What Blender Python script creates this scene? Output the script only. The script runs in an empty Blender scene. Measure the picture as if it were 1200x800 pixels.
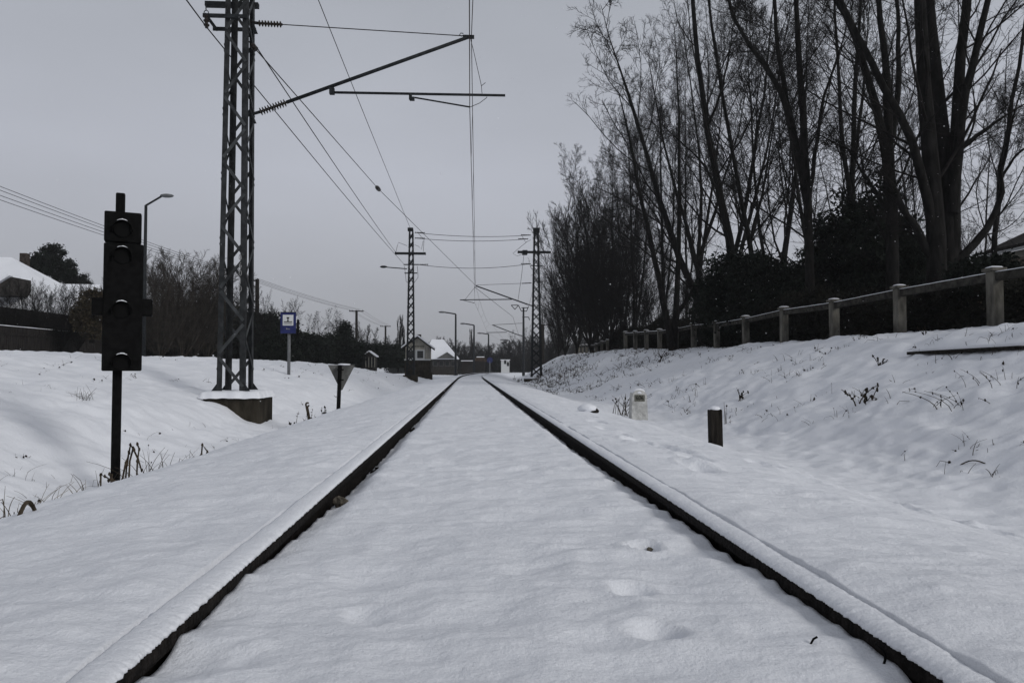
import bpy, math, random
import numpy as np
from mathutils import Vector, Matrix, noise as mnoise
random.seed(7)
scene = bpy.context.scene
C = scene.collection
R = math.radians
PI = math.pi

# ------------------------------------------------------------------ camera
F = 867.0                      # focal length in pixels of the 1200 px wide photograph
CAMZ = 0.5425
TH = math.atan(31 / F)
PS = math.atan(51 / F * math.cos(TH))
cam_d = bpy.data.cameras.new('camera')
cam = bpy.data.objects.new('camera', cam_d); C.objects.link(cam)
cam_d.lens = 26.01; cam_d.sensor_width = 36.0; cam_d.clip_start = 0.05; cam_d.clip_end = 3000
cam.location = (0, 0, CAMZ)
cam.rotation_euler = (PI / 2 + TH, 0, -PS)
scene.camera = cam
_f = np.array([math.sin(PS) * math.cos(TH), math.cos(PS) * math.cos(TH), math.sin(TH)])
_r = np.array([math.cos(PS), -math.sin(PS), 0.0])
_u = np.cross(_r, _f)


def W(px, py, Y):
    """the world point at distance Y down the line that stands at this place in the photograph"""
    v = _f + _r * ((px - 600) / F) + _u * ((400 - py) / F)
    t = Y / v[1]
    return np.array([v[0] * t, Y, CAMZ + v[2] * t])


# ------------------------------------------------------------------ track and terrain
def shift(y):
    y = np.asarray(y, float)
    a = np.clip(y - 38, 0, None)
    return a * a / (2 * 560.0)


def drop(y):
    y = np.asarray(y, float)
    return -0.0055 * np.clip(y - 80, 0, 160)


TC = 0.1075                    # middle of the track at the camera
HG = 0.7175                    # half gauge

_rng = np.random.default_rng(11)
_perm = _rng.permutation(512)
_perm = np.concatenate([_perm, _perm])
_gr = _rng.uniform(0, 2 * PI, 512)


def perlin(x, y):
    xi = np.floor(x).astype(int); yi = np.floor(y).astype(int)
    xf = x - xi; yf = y - yi
    u = xf * xf * xf * (xf * (xf * 6 - 15) + 10); v = yf * yf * yf * (yf * (yf * 6 - 15) + 10)

    def g(ix, iy, dx, dy):
        a = _gr[_perm[(_perm[ix & 511] + iy) & 511]]
        return np.cos(a) * dx + np.sin(a) * dy
    n00 = g(xi, yi, xf, yf); n10 = g(xi + 1, yi, xf - 1, yf)
    n01 = g(xi, yi + 1, xf, yf - 1); n11 = g(xi + 1, yi + 1, xf - 1, yf - 1)
    return (n00 * (1 - u) + n10 * u) * (1 - v) + (n01 * (1 - u) + n11 * u) * v


LU = np.array([-400, -120, -60, -30, -21, -12.5, -10.2, -9.2, -8.0, -6.4, -5.2, -4.6, -4.1, -3.7, -3.3, -2.8, -2.35, -1.9, -1.5, -1.1, -0.9])
LZ = np.array([0.0, 0.6, 1.0, 1.15, 1.1, 0.90, 0.84, 0.78, 0.64, 0.37, 0.10, -0.10, -0.38, -0.54, -0.60, -0.46, -0.20, -0.09, -0.04, -0.01, 0.0])
RU = np.array([0.9, 1.3, 1.7, 2.1, 2.5, 3.0, 3.6, 4.2, 4.9, 5.8, 7.0, 8.2, 9.0, 9.8, 12, 20, 60, 120, 400])
RZ = np.array([0.0, -0.03, -0.08, -0.17, -0.32, -0.45, -0.50, -0.42, -0.16, 0.22, 0.68, 1.10, 1.24, 1.30, 1.38, 1.55, 1.8, 1.0, 0.0])


def cr(xs, XP, ZP):
    """smooth profile through the control points"""
    m = np.gradient(ZP, XP)
    i = np.clip(np.searchsorted(XP, xs) - 1, 0, len(XP) - 2)
    h = XP[i + 1] - XP[i]; t = np.clip((xs - XP[i]) / h, 0, 1)
    return ((2 * t**3 - 3 * t**2 + 1) * ZP[i] + (t**3 - 2 * t**2 + t) * h * m[i]
            + (-2 * t**3 + 3 * t**2) * ZP[i + 1] + (t**3 - t**2) * h * m[i + 1])


def sm(a, b, x):
    t = np.clip((x - a) / (b - a), 0, 1); return t * t * (3 - 2 * t)


FOOT = []      # (x, y, rx, ry, depth)
for px, py in [(732, 514), (749, 520), (772, 525), (796, 531), (815, 541), (820, 549), (700, 497), (712, 505),
               (896, 550), (936, 555), (957, 565), (998, 568), (1040, 574), (1067, 581), (1108, 594), (1171, 610), (690, 490), (676, 484)]:
    h = 0.72
    for _ in range(3):
        _w = W(px, py, 1.0); Yf = h / (CAMZ - _w[2]); Xf = _w[0] * Yf
        h = CAMZ - float(cr(np.array([Xf - TC]), RU, RZ)[0])
    FOOT.append((Xf, Yf, 0.075, 0.15, 0.045))
for px, py, dp in [(757, 654, 0.05), (740, 712, 0.026), (778, 768, 0.030), (430, 735, 0.014), (300, 790, 0.01)]:
    _w = W(px, py, 1.0); Yf = 0.61 / (CAMZ - _w[2])
    FOOT.append((_w[0] * Yf, Yf, 0.045, 0.05, dp))


def ground(X, Y, fine=True):
    X = np.asarray(X, float); Y = np.asarray(Y, float)
    u = X - TC - shift(Y)
    au = np.abs(u)
    # cross sections
    zl = cr(u, LU, LZ); zr = cr(u, RU, RZ)
    fl = 1 - sm(43, 78, Y) * 0.85
    zl = np.where(zl > -0.5, (zl + 0.55) * np.where(u < -3.2, fl, 1) - 0.55, zl)
    zl = np.where(u < -3.2, zl, cr(u, LU, LZ))
    fr = 1 + sm(26, 50, Y) * 0.22 + sm(55, 80, Y) * 0.18
    zr = np.where(u > 3.6, (zr + 0.5) * fr - 0.5, zr)
    far = sm(170, 300, Y)
    zr = zr * (1 - far) - 0.5 * far
    zl = zl * (1 - far) - 0.5 * far
    # between the rails
    yr = np.clip(Y, 0, 60)
    expo = np.where(u > 0, 0.040 + 0.065 * sm(1.5, 6, yr), 0.034 + 0.075 * sm(1.8, 4.5, yr))
    edge = sm(0.56, 0.7175, au) ** 1.5
    zi = -(0.045) * (1 - edge) - expo * edge
    z = np.where(u < 0, zl, zr) + 0.016 * (1 - sm(0.80, 1.5, au))
    z = np.where(au < 0.7505, zi, z)
    # snow gone over the ends of the sleepers at the rails
    if fine:
        ph = np.abs(((Y / 0.61) % 1) - 0.5) * 2
        pj = np.clip(0.35 + 1.3 * perlin(X * 0 + 9 + np.sign(u) * 5, Y * 1.1), 0, 1)
        z = z - np.where(au < 0.7505, sm(0.60, 0.705, au) * (0.012 * sm(0.5, 0.95, ph) * pj + 0.026 * np.abs(perlin(u * 0 + np.sign(u) * 7, Y * 4.3)) + 0.010 * perlin(X * 12, Y * 13)) , 0)
    # unevenness
    bank = sm(2.4, 4.5, au)
    inn = (au < 0.7505)
    k = np.where(inn, 1 - 0.45 * sm(0.55, 0.7, au), sm(0.7874, 0.90, au) * 0.6 + 0.4)
    k = k * (1 - 0.8 * sm(35, 75, Y))
    z = z - (1 - sm(1.5, 3.0, au)) * (~inn) * 0.045 * sm(45, 70, Y) - inn * 0.03 * sm(50, 75, Y)
    z = z + np.where(inn, 0, 1 - sm(0.79, 1.0, au)) * (0.008 * perlin(np.sign(u) * 3 + 0.3, Y * 1.7) + 0.005 * perlin(np.sign(u) * 3 + 0.6, Y * 5.1) - 0.001)
    z = z + k * (0.026 * perlin(X * 1.1 + 3, Y * 0.9) + 0.014 * perlin(X * 2.7, Y * 2.2 + 7))
    z = z + bank * (0.10 * perlin(X * 0.45, Y * 0.33 + 20) + 0.07 * perlin(X * 1.3 + 5, Y * 1.1) + 0.045 * perlin(X * 2.9 + 5, Y * 2.3) - 0.035 * np.abs(perlin(X * 4.1 + 5, Y * 3.3)))
    rt = sm(3.6, 5.5, u)
    z = z + rt * (0.045 * perlin(X * 0.45 + Y * 0.3, (Y * 1.0 - X * 1.1) * 1.7) + 0.05 * perlin(X * 0.5 + Y * 0.22, Y * 0.9 - X * 0.6) + 0.035 * np.abs(perlin(X * 2.1, Y * 2.2)))
    lt = sm(-7.0, -9.5, u)
    z = z + lt * (0.10 * np.abs(perlin(X * 1.4 + 50, Y * 1.2)) + 0.06 * np.abs(perlin(X * 3.2, Y * 3.0))) * (1 - sm(80, 120, Y))
    # broken snow round the foot of the right hand mast
    rb = np.exp(-((Y - 50) / 9) ** 2 - ((u - 5.2) / 1.3) ** 2)
    z = z + rb * 0.22 * np.abs(perlin(X * 2.1, Y * 1.4))
    if fine:
        z = z + k * (0.014 * perlin(X * 5 + 1, Y * 5.5) * (0.4 + np.abs(perlin(X * 0.9, Y * 0.8 + 4)) * 2) + 0.0055 * perlin(X * 15, Y * 17) + 0.0024 * perlin(X * 38, Y * 43))
        z = z + k * 0.013 * perlin(X * 2.2 + 0.7 * Y, Y * 9 + 3 * perlin(X * 1.5, Y * 1.5)) * (0.5 + perlin(X * 0.8 + 30, Y * 0.7))
        z = z + k * 0.030 * (0.4 - np.abs(perlin(X * 2.6 + 12 + 0.4 * perlin(X * 4, Y * 4), Y * 3.2))) 
        rg_ = 0.5 + 0.9 * perlin(X * 0.7 + 15, Y * 0.6 + 2)
        z = z + k * np.clip(rg_, 0.15, 1.2) * (0.026 * (0.3 - np.abs(perlin(X * 4.3 + 0.8 * perlin(X * 2, Y * 2), Y * 5.6))) + 0.012 * (0.3 - np.abs(perlin(X * 9.7 + 31, Y * 12.4))) + 0.005 * (0.3 - np.abs(perlin(X * 22, Y * 27 + 9))))
        z = z + bank * np.clip(rg_ + 0.3, 0.3, 1.4) * (0.045 * (0.3 - np.abs(perlin(X * 3.1 + 70, Y * 2.7))) + 0.020 * (0.3 - np.abs(perlin(X * 8 + 31, Y * 7.4))))
        z = z + k * (0.012 * perlin(X * 3.1 + 1.3 * Y, Y * 13 + 2 * perlin(X * 2.5 + 8, Y * 3)) + 0.0048 * perlin(X * 7 - Y, Y * 30)) * (0.6 + perlin(X * 1.1 + 60, Y * 1.3))
        for fx, fy, rx, ry, dp in FOOT:
            q = ((X - fx) / rx) ** 2 + ((Y - fy) / ry) ** 2
            q = q * (1 + 0.9 * perlin(X * 9 + fx, Y * 9)) + 0.35 * perlin(X * 26, Y * 24)
            z = z - dp * np.exp(-np.abs(q) ** 1.5) * (1 + 0.8 * (Y - fy) / ry * 0.5) + dp * 0.22 * np.exp(-(q - 2.4) ** 2)
    return z + drop(Y)


def gz(x, y):
    return float(ground(np.array([x]), np.array([y]), False)[0])


# ------------------------------------------------------------------ materials
def mat(name, col, rough=0.8, var=0.0, scale=8.0, col2=None, bump=0.0, bscale=40.0, metal=0.0, spec=0.06, detail=4.0, stretch=None):
    m = bpy.data.materials.new(name); m.use_nodes = True
    nt = m.node_tree; b = nt.nodes['Principled BSDF']
    b.inputs['Roughness'].default_value = rough; b.inputs['Metallic'].default_value = metal
    b.inputs['Specular IOR Level'].default_value = spec
    tc = nt.nodes.new('ShaderNodeTexCoord')
    src = tc.outputs['Object']
    if stretch:
        mp = nt.nodes.new('ShaderNodeMapping'); mp.inputs['Scale'].default_value = stretch
        nt.links.new(src, mp.inputs[0]); src = mp.outputs[0]
    n = nt.nodes.new('ShaderNodeTexNoise'); n.inputs['Scale'].default_value = scale; n.inputs['Detail'].default_value = detail
    nt.links.new(src, n.inputs['Vector'])
    rp = nt.nodes.new('ShaderNodeValToRGB')
    c2 = col2 if col2 else tuple(min(1, c * (1 + var)) for c in col)
    c1 = col if col2 else tuple(c * (1 - var) for c in col)
    rp.color_ramp.elements[0].position = 0.36; rp.color_ramp.elements[1].position = 0.66
    rp.color_ramp.elements[0].color = (*c1, 1); rp.color_ramp.elements[1].color = (*c2, 1)
    nt.links.new(n.outputs['Fac'], rp.inputs[0]); nt.links.new(rp.outputs[0], b.inputs['Base Color'])
    if bump:
        n2 = nt.nodes.new('ShaderNodeTexNoise'); n2.inputs['Scale'].default_value = bscale; n2.inputs['Detail'].default_value = 5
        nt.links.new(src, n2.inputs['Vector'])
        bp = nt.nodes.new('ShaderNodeBump'); bp.inputs['Strength'].default_value = bump; bp.inputs['Distance'].default_value = 0.02
        nt.links.new(n2.outputs['Fac'], bp.inputs['Height']); nt.links.new(bp.outputs[0], b.inputs['Normal'])
    return m


def snow_mat(name, ground_one=False):
    m = bpy.data.materials.new(name); m.use_nodes = True
    nt = m.node_tree; b = nt.nodes['Principled BSDF']
    b.inputs['Roughness'].default_value = 0.75; b.inputs['Specular IOR Level'].default_value = 0.25
    tc = nt.nodes.new('ShaderNodeTexCoord')
    n = nt.nodes.new('ShaderNodeTexNoise'); n.inputs['Scale'].default_value = 0.9; n.inputs['Detail'].default_value = 6
    nt.links.new(tc.outputs['Object'], n.inputs['Vector'])
    rp = nt.nodes.new('ShaderNodeValToRGB')
    rp.color_ramp.elements[0].position = 0.3; rp.color_ramp.elements[1].position = 0.7
    rp.color_ramp.elements[0].color = (0.75, 0.765, 0.80, 1); rp.color_ramp.elements[1].color = (0.80, 0.815, 0.85, 1)
    nt.links.new(n.outputs['Fac'], rp.inputs[0])
    # crystals: fine grain
    g = nt.nodes.new('ShaderNodeTexNoise'); g.inputs['Scale'].default_value = 170; g.inputs['Detail'].default_value = 3
    nt.links.new(tc.outputs['Object'], g.inputs['Vector'])
    gm = nt.nodes.new('ShaderNodeMapRange'); gm.inputs['From Min'].default_value = 0.3; gm.inputs['From Max'].default_value = 0.7
    gm.inputs['To Min'].default_value = 0.93; gm.inputs['To Max'].default_value = 1.04
    nt.links.new(g.outputs['Fac'], gm.inputs['Value'])
    mx = nt.nodes.new('ShaderNodeMix'); mx.data_type = 'RGBA'; mx.blend_type = 'MULTIPLY'; mx.inputs['Factor'].default_value = 1
    nt.links.new(rp.outputs[0], mx.inputs['A']); nt.links.new(gm.outputs[0], mx.inputs['B'])
    nt.links.new(mx.outputs['Result'], b.inputs['Base Color'])
    h1 = nt.nodes.new('ShaderNodeTexNoise'); h1.inputs['Scale'].default_value = 38; h1.inputs['Detail'].default_value = 8
    h1.inputs['Roughness'].default_value = 0.68
    nt.links.new(tc.outputs['Object'], h1.inputs['Vector'])
    bp = nt.nodes.new('ShaderNodeBump'); bp.inputs['Strength'].default_value = 0.8; bp.inputs['Distance'].default_value = 0.012
    nt.links.new(h1.outputs['Fac'], bp.inputs['Height'])
    nt.links.new(bp.outputs[0], b.inputs['Normal'])
    return m


M = dict(
    snow=snow_mat('snow'),
    rust=mat('rusty_steel', (0.012, 0.010, 0.009), 0.75, 0.5, 30, bump=0.5, bscale=60),
    iron=mat('painted_iron', (0.020, 0.022, 0.024), 0.6, 0.3, 12, bump=0.15),
    mastp=mat('mast_paint', (0.027, 0.0285, 0.030), 0.6, 0.35, 7, bump=0.15),
    brace=mat('galvanised_bar', (0.045, 0.048, 0.050), 0.5, 0.5, 3, bump=0.1),
    black=mat('black_enamel', (0.0055, 0.0055, 0.0055), 0.8, 0.3, 20, bump=0.1, spec=0.03),
    lens=mat('dark_glass', (0.005, 0.005, 0.005), 0.7, spec=0.03),
    wire=mat('wire_metal', (0.020, 0.018, 0.018), 0.6),
    contact=mat('copper_wire', (0.035, 0.024, 0.020), 0.5),
    insul=mat('brown_porcelain', (0.020, 0.016, 0.014), 0.4, spec=0.15),
    block=mat('mossy_concrete', (0.030, 0.026, 0.020), 0.95, 0.5, 5, bump=0.6, bscale=18, stretch=(1, 1, 0.4)),
    conc=mat('weathered_concrete', (0.095, 0.09, 0.078), 0.95, 0.45, 6, bump=0.6, bscale=25, stretch=(1, 1, 0.35)),
    concd=mat('dark_wet_concrete', (0.035, 0.033, 0.029), 0.95, 0.5, 6, bump=0.6, bscale=25),
    bark=mat('bark', (0.011, 0.0105, 0.010), 0.95, 0.45, 9, bump=0.8, bscale=22, stretch=(1, 1, 0.3)),
    twig=mat('twig_bark', (0.013, 0.012, 0.0115), 0.9, 0.4, 4),
    twigb=mat('brown_twig', (0.040, 0.035, 0.030), 0.9, 0.4, 2),
    leaf=mat('dark_needles', (0.010, 0.013, 0.010), 0.85, 0.6, 1.6),
    leafb=mat('brown_thuja', (0.040, 0.033, 0.022), 0.85, 0.5, 2.5),
    hedge=mat('hedge_leaves', (0.014, 0.014, 0.011), 0.85, 0.6, 2.0),
    weed=mat('dry_stalk', (0.045, 0.036, 0.026), 0.9, 0.5, 20),
    weedl=mat('dry_grass_blade', (0.16, 0.14, 0.11), 0.9, 0.4, 20),
    deadleaf=mat('dead_leaf', (0.022, 0.018, 0.014), 0.8, 0.5, 20),
    board=mat('old_board', (0.020, 0.018, 0.017), 0.95, 0.5, 3, bump=0.5, bscale=12, stretch=(6, 6, 0.6)),
    board2=mat('grey_board', (0.035, 0.032, 0.029), 0.95, 0.5, 3, bump=0.5, bscale=12, stretch=(6, 6, 0.6)),
    stone=mat('whitewashed_stone', (0.43, 0.43, 0.415), 0.95, 0.22, 12, bump=0.5, bscale=30),
    dkpanel=mat('dark_number_panel', (0.13, 0.13, 0.11), 0.9, 0.3, 30),
    ink=mat('black_paint', (0.012, 0.012, 0.010), 0.8),
    white=mat('white_paint', (0.55, 0.56, 0.56), 0.7, 0.08, 20),
    pale=mat('pale_paint', (0.20, 0.20, 0.20), 0.7, 0.3, 40),
    blue=mat('blue_enamel', (0.022, 0.028, 0.095), 0.5, 0.15, 10),
    greyback=mat('grey_sign_back', (0.11, 0.11, 0.105), 0.65, 0.3, 6, bump=0.1),
    greypole=mat('grey_pole', (0.13, 0.135, 0.14), 0.6, 0.2, 10),
    render=mat('cream_render', (0.36, 0.34, 0.29), 0.9, 0.15, 3, bump=0.3, bscale=30),
    brick=mat('dark_brick', (0.045, 0.036, 0.030), 0.95, 0.5, 7, bump=0.8, bscale=16),
    roofdk=mat('dark_roof', (0.030, 0.027, 0.025), 0.9, 0.4, 6),
    glassw=mat('window_glass', (0.014, 0.015, 0.016), 0.15, spec=0.5),
    rustroof=mat('rusty_sheet', (0.055, 0.038, 0.028), 0.8, 0.4, 3),
    wood=mat('dark_timber', (0.016, 0.014, 0.012), 0.9, 0.5, 12, bump=0.7, bscale=26, stretch=(2, 2, 0.3)),
    gravel=mat('ballast_stone', (0.09, 0.08, 0.065), 0.95, 0.5, 25, bump=0.6),
    lampg=mat('lamp_glass', (0.30, 0.31, 0.32), 0.4),
)


# ------------------------------------------------------------------ mesh helpers
def mesh_np(name, V, Fc, material, smooth=False):
    me = bpy.data.meshes.new(name)
    V = np.ascontiguousarray(V, np.float32); Fc = np.ascontiguousarray(Fc, np.int32)
    nf, k = Fc.shape
    me.vertices.add(len(V)); me.vertices.foreach_set('co', V.ravel())
    me.loops.add(nf * k); me.loops.foreach_set('vertex_index', Fc.ravel())
    me.polygons.add(nf); me.polygons.foreach_set('loop_start', np.arange(0, nf * k, k, dtype=np.int32))
    me.polygons.foreach_set('loop_total', np.full(nf, k, np.int32))
    if smooth:
        me.polygons.foreach_set('use_smooth', np.ones(nf, bool))
    me.update(calc_edges=True); me.materials.append(material)
    return me


def root_loc(o):
    while o.parent is not None:
        o = o.parent
    return np.array(o.location)


def link(name, me, parent=None):
    o = bpy.data.objects.new(name, me); C.objects.link(o)
    if parent is not None:
        o.parent = parent
    return o


def tag(o, label=None, cat=None, group=None, kind=None):
    if label: o['label'] = label
    if cat: o['category'] = cat
    if group: o['group'] = group
    if kind: o['kind'] = kind
    return o


def thing(name, loc, label, cat, group=None):
    o = bpy.data.objects.new(name, None); C.objects.link(o)
    o.location = [float(v) for v in loc]; o.empty_display_size = 0.2
    return tag(o, label, cat, group)


class MB:
    def __init__(s): s.v = []; s.f = []

    def add(s, vs, fs):
        b = len(s.v); s.v += [tuple(map(float, p)) for p in vs]; s.f += [tuple(i + b for i in f) for f in fs]; return s

    def box(s, c, size, rz=0.0):
        hx, hy, hz = size[0] / 2, size[1] / 2, size[2] / 2
        cs, sn = math.cos(rz), math.sin(rz)
        vs = []
        for z in (-hz, hz):
            for x, y in ((-hx, -hy), (hx, -hy), (hx, hy), (-hx, hy)):
                vs.append((c[0] + x * cs - y * sn, c[1] + x * sn + y * cs, c[2] + z))
        return s.add(vs, [(3, 2, 1, 0), (4, 5, 6, 7), (0, 1, 5, 4), (1, 2, 6, 5), (2, 3, 7, 6), (3, 0, 4, 7)])

    def bar(s, p, q, w, h, side=None):
        p = np.array(p, float); q = np.array(q, float); d = q - p; d /= np.linalg.norm(d)
        a = np.array(side, float) if side is not None else (np.array([0, 0, 1.0]) if abs(d[2]) < 0.9 else np.array([1.0, 0, 0]))
        e = np.cross(d, a); e /= np.linalg.norm(e); g = np.cross(e, d)
        vs = []
        for o in (p, q):
            for x, y in ((-1, -1), (1, -1), (1, 1), (-1, 1)):
                vs.append(o + e * x * w / 2 + g * y * h / 2)
        return s.add(vs, [(3, 2, 1, 0), (4, 5, 6, 7), (0, 1, 5, 4), (1, 2, 6, 5), (2, 3, 7, 6), (3, 0, 4, 7)])

    def tube(s, pts, r, n=8):
        P = [np.array(p, float) for p in pts]; k = len(P)
        rr = r if hasattr(r, '__len__') else [r] * k
        vs = []; e = None
        for i in range(k):
            d = P[min(i + 1, k - 1)] - P[max(i - 1, 0)]; d /= (np.linalg.norm(d) + 1e-12)
            if e is None:
                a = np.array([0, 0, 1.0]) if abs(d[2]) < 0.9 else np.array([1.0, 0, 0])
                e = np.cross(d, a)
            e = e - d * np.dot(e, d); e /= np.linalg.norm(e); g = np.cross(d, e)
            for j in range(n):
                t = 2 * PI * j / n
                vs.append(P[i] + (e * math.cos(t) + g * math.sin(t)) * rr[i])
        fs = []
        for i in range(k - 1):
            for j in range(n):
                a = i * n + j; b = i * n + (j + 1) % n
                fs.append((a, b, b + n, a + n))
        fs.append(tuple(range(n - 1, -1, -1))); fs.append(tuple(range((k - 1) * n, k * n)))
        return s.add(vs, fs)

    def prism(s, pts, off):
        """extrude the closed outline pts by the vector off"""
        n = len(pts); P = [np.array(p, float) for p in pts]; o = np.array(off, float)
        vs = P + [p + o for p in P]
        fs = [tuple(range(n - 1, -1, -1)), tuple(range(n, 2 * n))] + [(i, (i + 1) % n, n + (i + 1) % n, n + i) for i in range(n)]
        return s.add(vs, fs)

    def blob(s, c, r, seed=0, seg=12, rings=7, amp=0.2, flat=False):
        rg = random.Random(seed); ph = rg.uniform(0, 50)
        vs = []; fs = []
        for i in range(rings + 1):
            th = PI * i / rings
            for j in range(seg):
                t = 2 * PI * j / seg
                d = Vector((math.sin(th) * math.cos(t), math.sin(th) * math.sin(t), math.cos(th)))
                k = 1 + amp * mnoise.noise(d * 1.7 + Vector((ph, ph, ph)))
                z = d.z
                if flat and z < 0: z *= 0.15
                vs.append((c[0] + d.x * r[0] * k, c[1] + d.y * r[1] * k, c[2] + z * r[2] * k))
        for i in range(rings):
            for j in range(seg):
                a = i * seg + j; b = i * seg + (j + 1) % seg
                fs.append((a, a + seg, b + seg, b))
        return s.add(vs, fs)

    def build(s, name, m, parent=None, smooth=False, bevel=0.0):
        off = root_loc(parent) if parent is not None else np.zeros(3)
        me = bpy.data.meshes.new(name)
        me.from_pydata([(x - off[0], y - off[1], z - off[2]) for x, y, z in s.v], [], s.f)
        me.materials.append(m)
        if smooth:
            for p in me.polygons: p.use_smooth = True
        o = link(name, me, parent)
        if bevel:
            md = o.modifiers.new('bevel', 'BEVEL'); md.width = bevel; md.segments = 2; md.limit_method = 'ANGLE'
        return o


def insulator(name, p, q, parent, r=0.06, n=8, core=0.022):
    """ribbed insulator string from p to q"""
    p = np.array(p, float); q = np.array(q, float); pts = []; rr = []
    for i in range(n):
        for t, w in ((0.0, core), (0.25, r), (0.45, r * 0.9), (0.7, core)):
            pts.append(p + (q - p) * ((i + t) / n)); rr.append(w)
    pts.append(q); rr.append(core)
    return MB().tube(pts, rr, 12).build(name, M['insul'], parent)


def text_obj(txt, size, loc, rot, m, parent, name, thick=0.004, sx=1.0):
    cu = bpy.data.curves.new(name, 'FONT'); cu.body = txt; cu.size = size; cu.extrude = thick / 2
    cu.align_x = 'CENTER'; cu.align_y = 'CENTER'
    tmp = bpy.data.objects.new('tmp', cu); C.objects.link(tmp)
    bpy.context.view_layer.update()
    me = bpy.data.meshes.new_from_object(tmp.evaluated_get(bpy.context.evaluated_depsgraph_get()))
    bpy.data.objects.remove(tmp); bpy.data.curves.remove(cu)
    me.materials.clear(); me.materials.append(m)
    o = link(name, me, parent)
    off = root_loc(parent)
    o.location = [float(loc[i] - off[i]) for i in range(3)]; o.rotation_euler = rot; o.scale = (sx, 1, 1)
    return o


def copy_tree(o, parent=None):
    c = o.copy(); C.objects.link(c); c.parent = parent
    for ch in list(o.children): copy_tree(ch, c)
    return c


# ------------------------------------------------------------------ ground sheet
def axis(start, end, s0, grow, smax=1e9):
    out = [start]; s = s0
    while out[-1] < end:
        out.append(out[-1] + s); s = min(s * grow, smax)
    return out


half = list(np.arange(0, 0.70, 0.018)) + [0.706, 0.7172, 0.7215, 0.783, 0.7874] + axis(0.80, 3.4, 0.02, 1.0) [0:] + axis(3.44, 11, 0.03, 1.012, 0.07) + axis(11.2, 60, 0.2, 1.06) + axis(64, 700, 6, 1.25)
half = sorted(set(round(float(v), 5) for v in half))
us = np.array([-v for v in half[::-1] if v > 0] + half)
ys = list(np.arange(-8, 0.6, 0.25)) + [0.7]
while ys[-1] < 1500:
    y = ys[-1]; ys.append(y + max(0.012, min(0.0058 * y, 0.35) if y < 110 else 0.03 * y))
ys = np.array(ys)
UU, YY = np.meshgrid(us, ys)
XX = UU + TC + shift(np.clip(YY, -10, 200))
ZZ = ground(XX, YY)
AU = np.abs(UU)
ZZ = np.where((AU > 0.7180) & (AU < 0.7872), -0.16 + drop(YY), ZZ)
V = np.stack([XX, YY, ZZ], -1).reshape(-1, 3)
nr, nc = XX.shape
idx = np.arange(nr * nc).reshape(nr, nc)
FF = np.stack([idx[:-1, :-1], idx[:-1, 1:], idx[1:, 1:], idx[1:, :-1]], -1).reshape(-1, 4)
tag(link('ground', mesh_np('ground', V, FF, M['snow'], True)), 'snow lying over the trackbed, ditches and banks', 'snow', kind='structure')

# ------------------------------------------------------------------ rails
RY = np.concatenate([np.arange(-6, 12, 0.06), np.arange(12, 40, 0.4), np.arange(40, 190, 1.0)])


def sweep(profile, side, ylist, name, m, parent, jitter=None, smooth=False):
    prof = np.array(profile); n = len(prof)
    cx = TC + shift(ylist) + side * HG
    X = cx[:, None] + side * prof[None, :, 0]
    Z = prof[None, :, 1] + drop(ylist)[:, None]
    Y = np.repeat(ylist[:, None], n, 1)
    if jitter is not None:
        jx, jz = jitter(X, Y, prof); X = X + side * jx; Z = Z + jz
    V = np.stack([X, Y, Z], -1).reshape(-1, 3)
    k = len(ylist); i = np.arange(k * n).reshape(k, n)
    a = i[:-1]; b = i[1:]
    Fq = np.stack([a, np.roll(a, -1, 1), np.roll(b, -1, 1), b], -1).reshape(-1, 4)
    if side > 0: Fq = Fq[:, ::-1]
    me = mesh_np(name, V - root_loc(parent), Fq, m, smooth)
    return link(name, me, parent)


RP = [(0, -0.012), (0.004, 0.0), (0.066, 0.0), (0.07, -0.012), (0.07, -0.035), (0.045, -0.05), (0.043, -0.13), (0.10, -0.148), (0.10, -0.158),
      (-0.03, -0.158), (-0.03, -0.148), (0.027, -0.13), (0.025, -0.05), (0, -0.035)]
CP = [(-0.003, 0.001), (-0.0035, 0.007), (0.003, 0.0125), (0.015, 0.0175), (0.04, 0.0190), (0.060, 0.0165), (0.0715, 0.012), (0.0715, 0.001)]


def capjit(X, Y, prof):
    top = (prof[None, :, 1] > 0.003)
    j = 0.0035 * perlin(X * 60, Y * 45) + 0.003 * perlin(X * 9, Y * 9)
    fr = (prof[None, :, 0] < 0.01) * (0.008 * perlin(Y * 110, Y * 0 + 5) + 0.005 * perlin(Y * 33, Y * 0 + 1) - 0.001)
    out_ = (prof[None, :, 0] > 0.055) & top
    return fr, top * j + out_ * (0.007 * perlin(Y * 2.1, Y * 0 + 3) + 0.003 * perlin(Y * 7.3, Y * 0 + 8))


CY = np.concatenate([np.arange(-2, 1.0, 0.05), np.arange(1.0, 7, 0.004), np.arange(7, 20, 0.03), np.arange(20, 190, 0.5)])
for side, lab in ((-1, 'left rail of the track, rusty inner side bare above a broken edge of snow'),
                  (1, 'right rail of the track, long dark inner side showing under a smooth cap of snow')):
    t = thing('rail', (TC + side * HG, 0, 0), lab, 'rail', 'rails of the snowy railway track')
    sweep(RP, side, RY, 'steel_rail', M['rust'], t)
    sweep(CP, side, CY, 'snow_cap', M['snow'], t, capjit, True)
    rg = random.Random(5 + side)
    for k in (4, 7, 12) if side < 0 else (6, 9):
        y = 0.35 + k * 0.61
        x = TC + side * (HG - 0.045)
        b = MB()
        b.box((x, y, -0.118), (0.055, 0.10, 0.022)); b.tube([(x + 0.004, y, -0.12), (x + 0.004, y, -0.068)], 0.013, 8)
        b.tube([(x + 0.004, y, -0.098), (x + 0.004, y, -0.084)], 0.024, 6)
        b.box((x + side * 0.02, y, -0.100), (0.03, 0.055, 0.02))
        b.build('rail_fastener', M['rust'], t, bevel=0.003)

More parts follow.
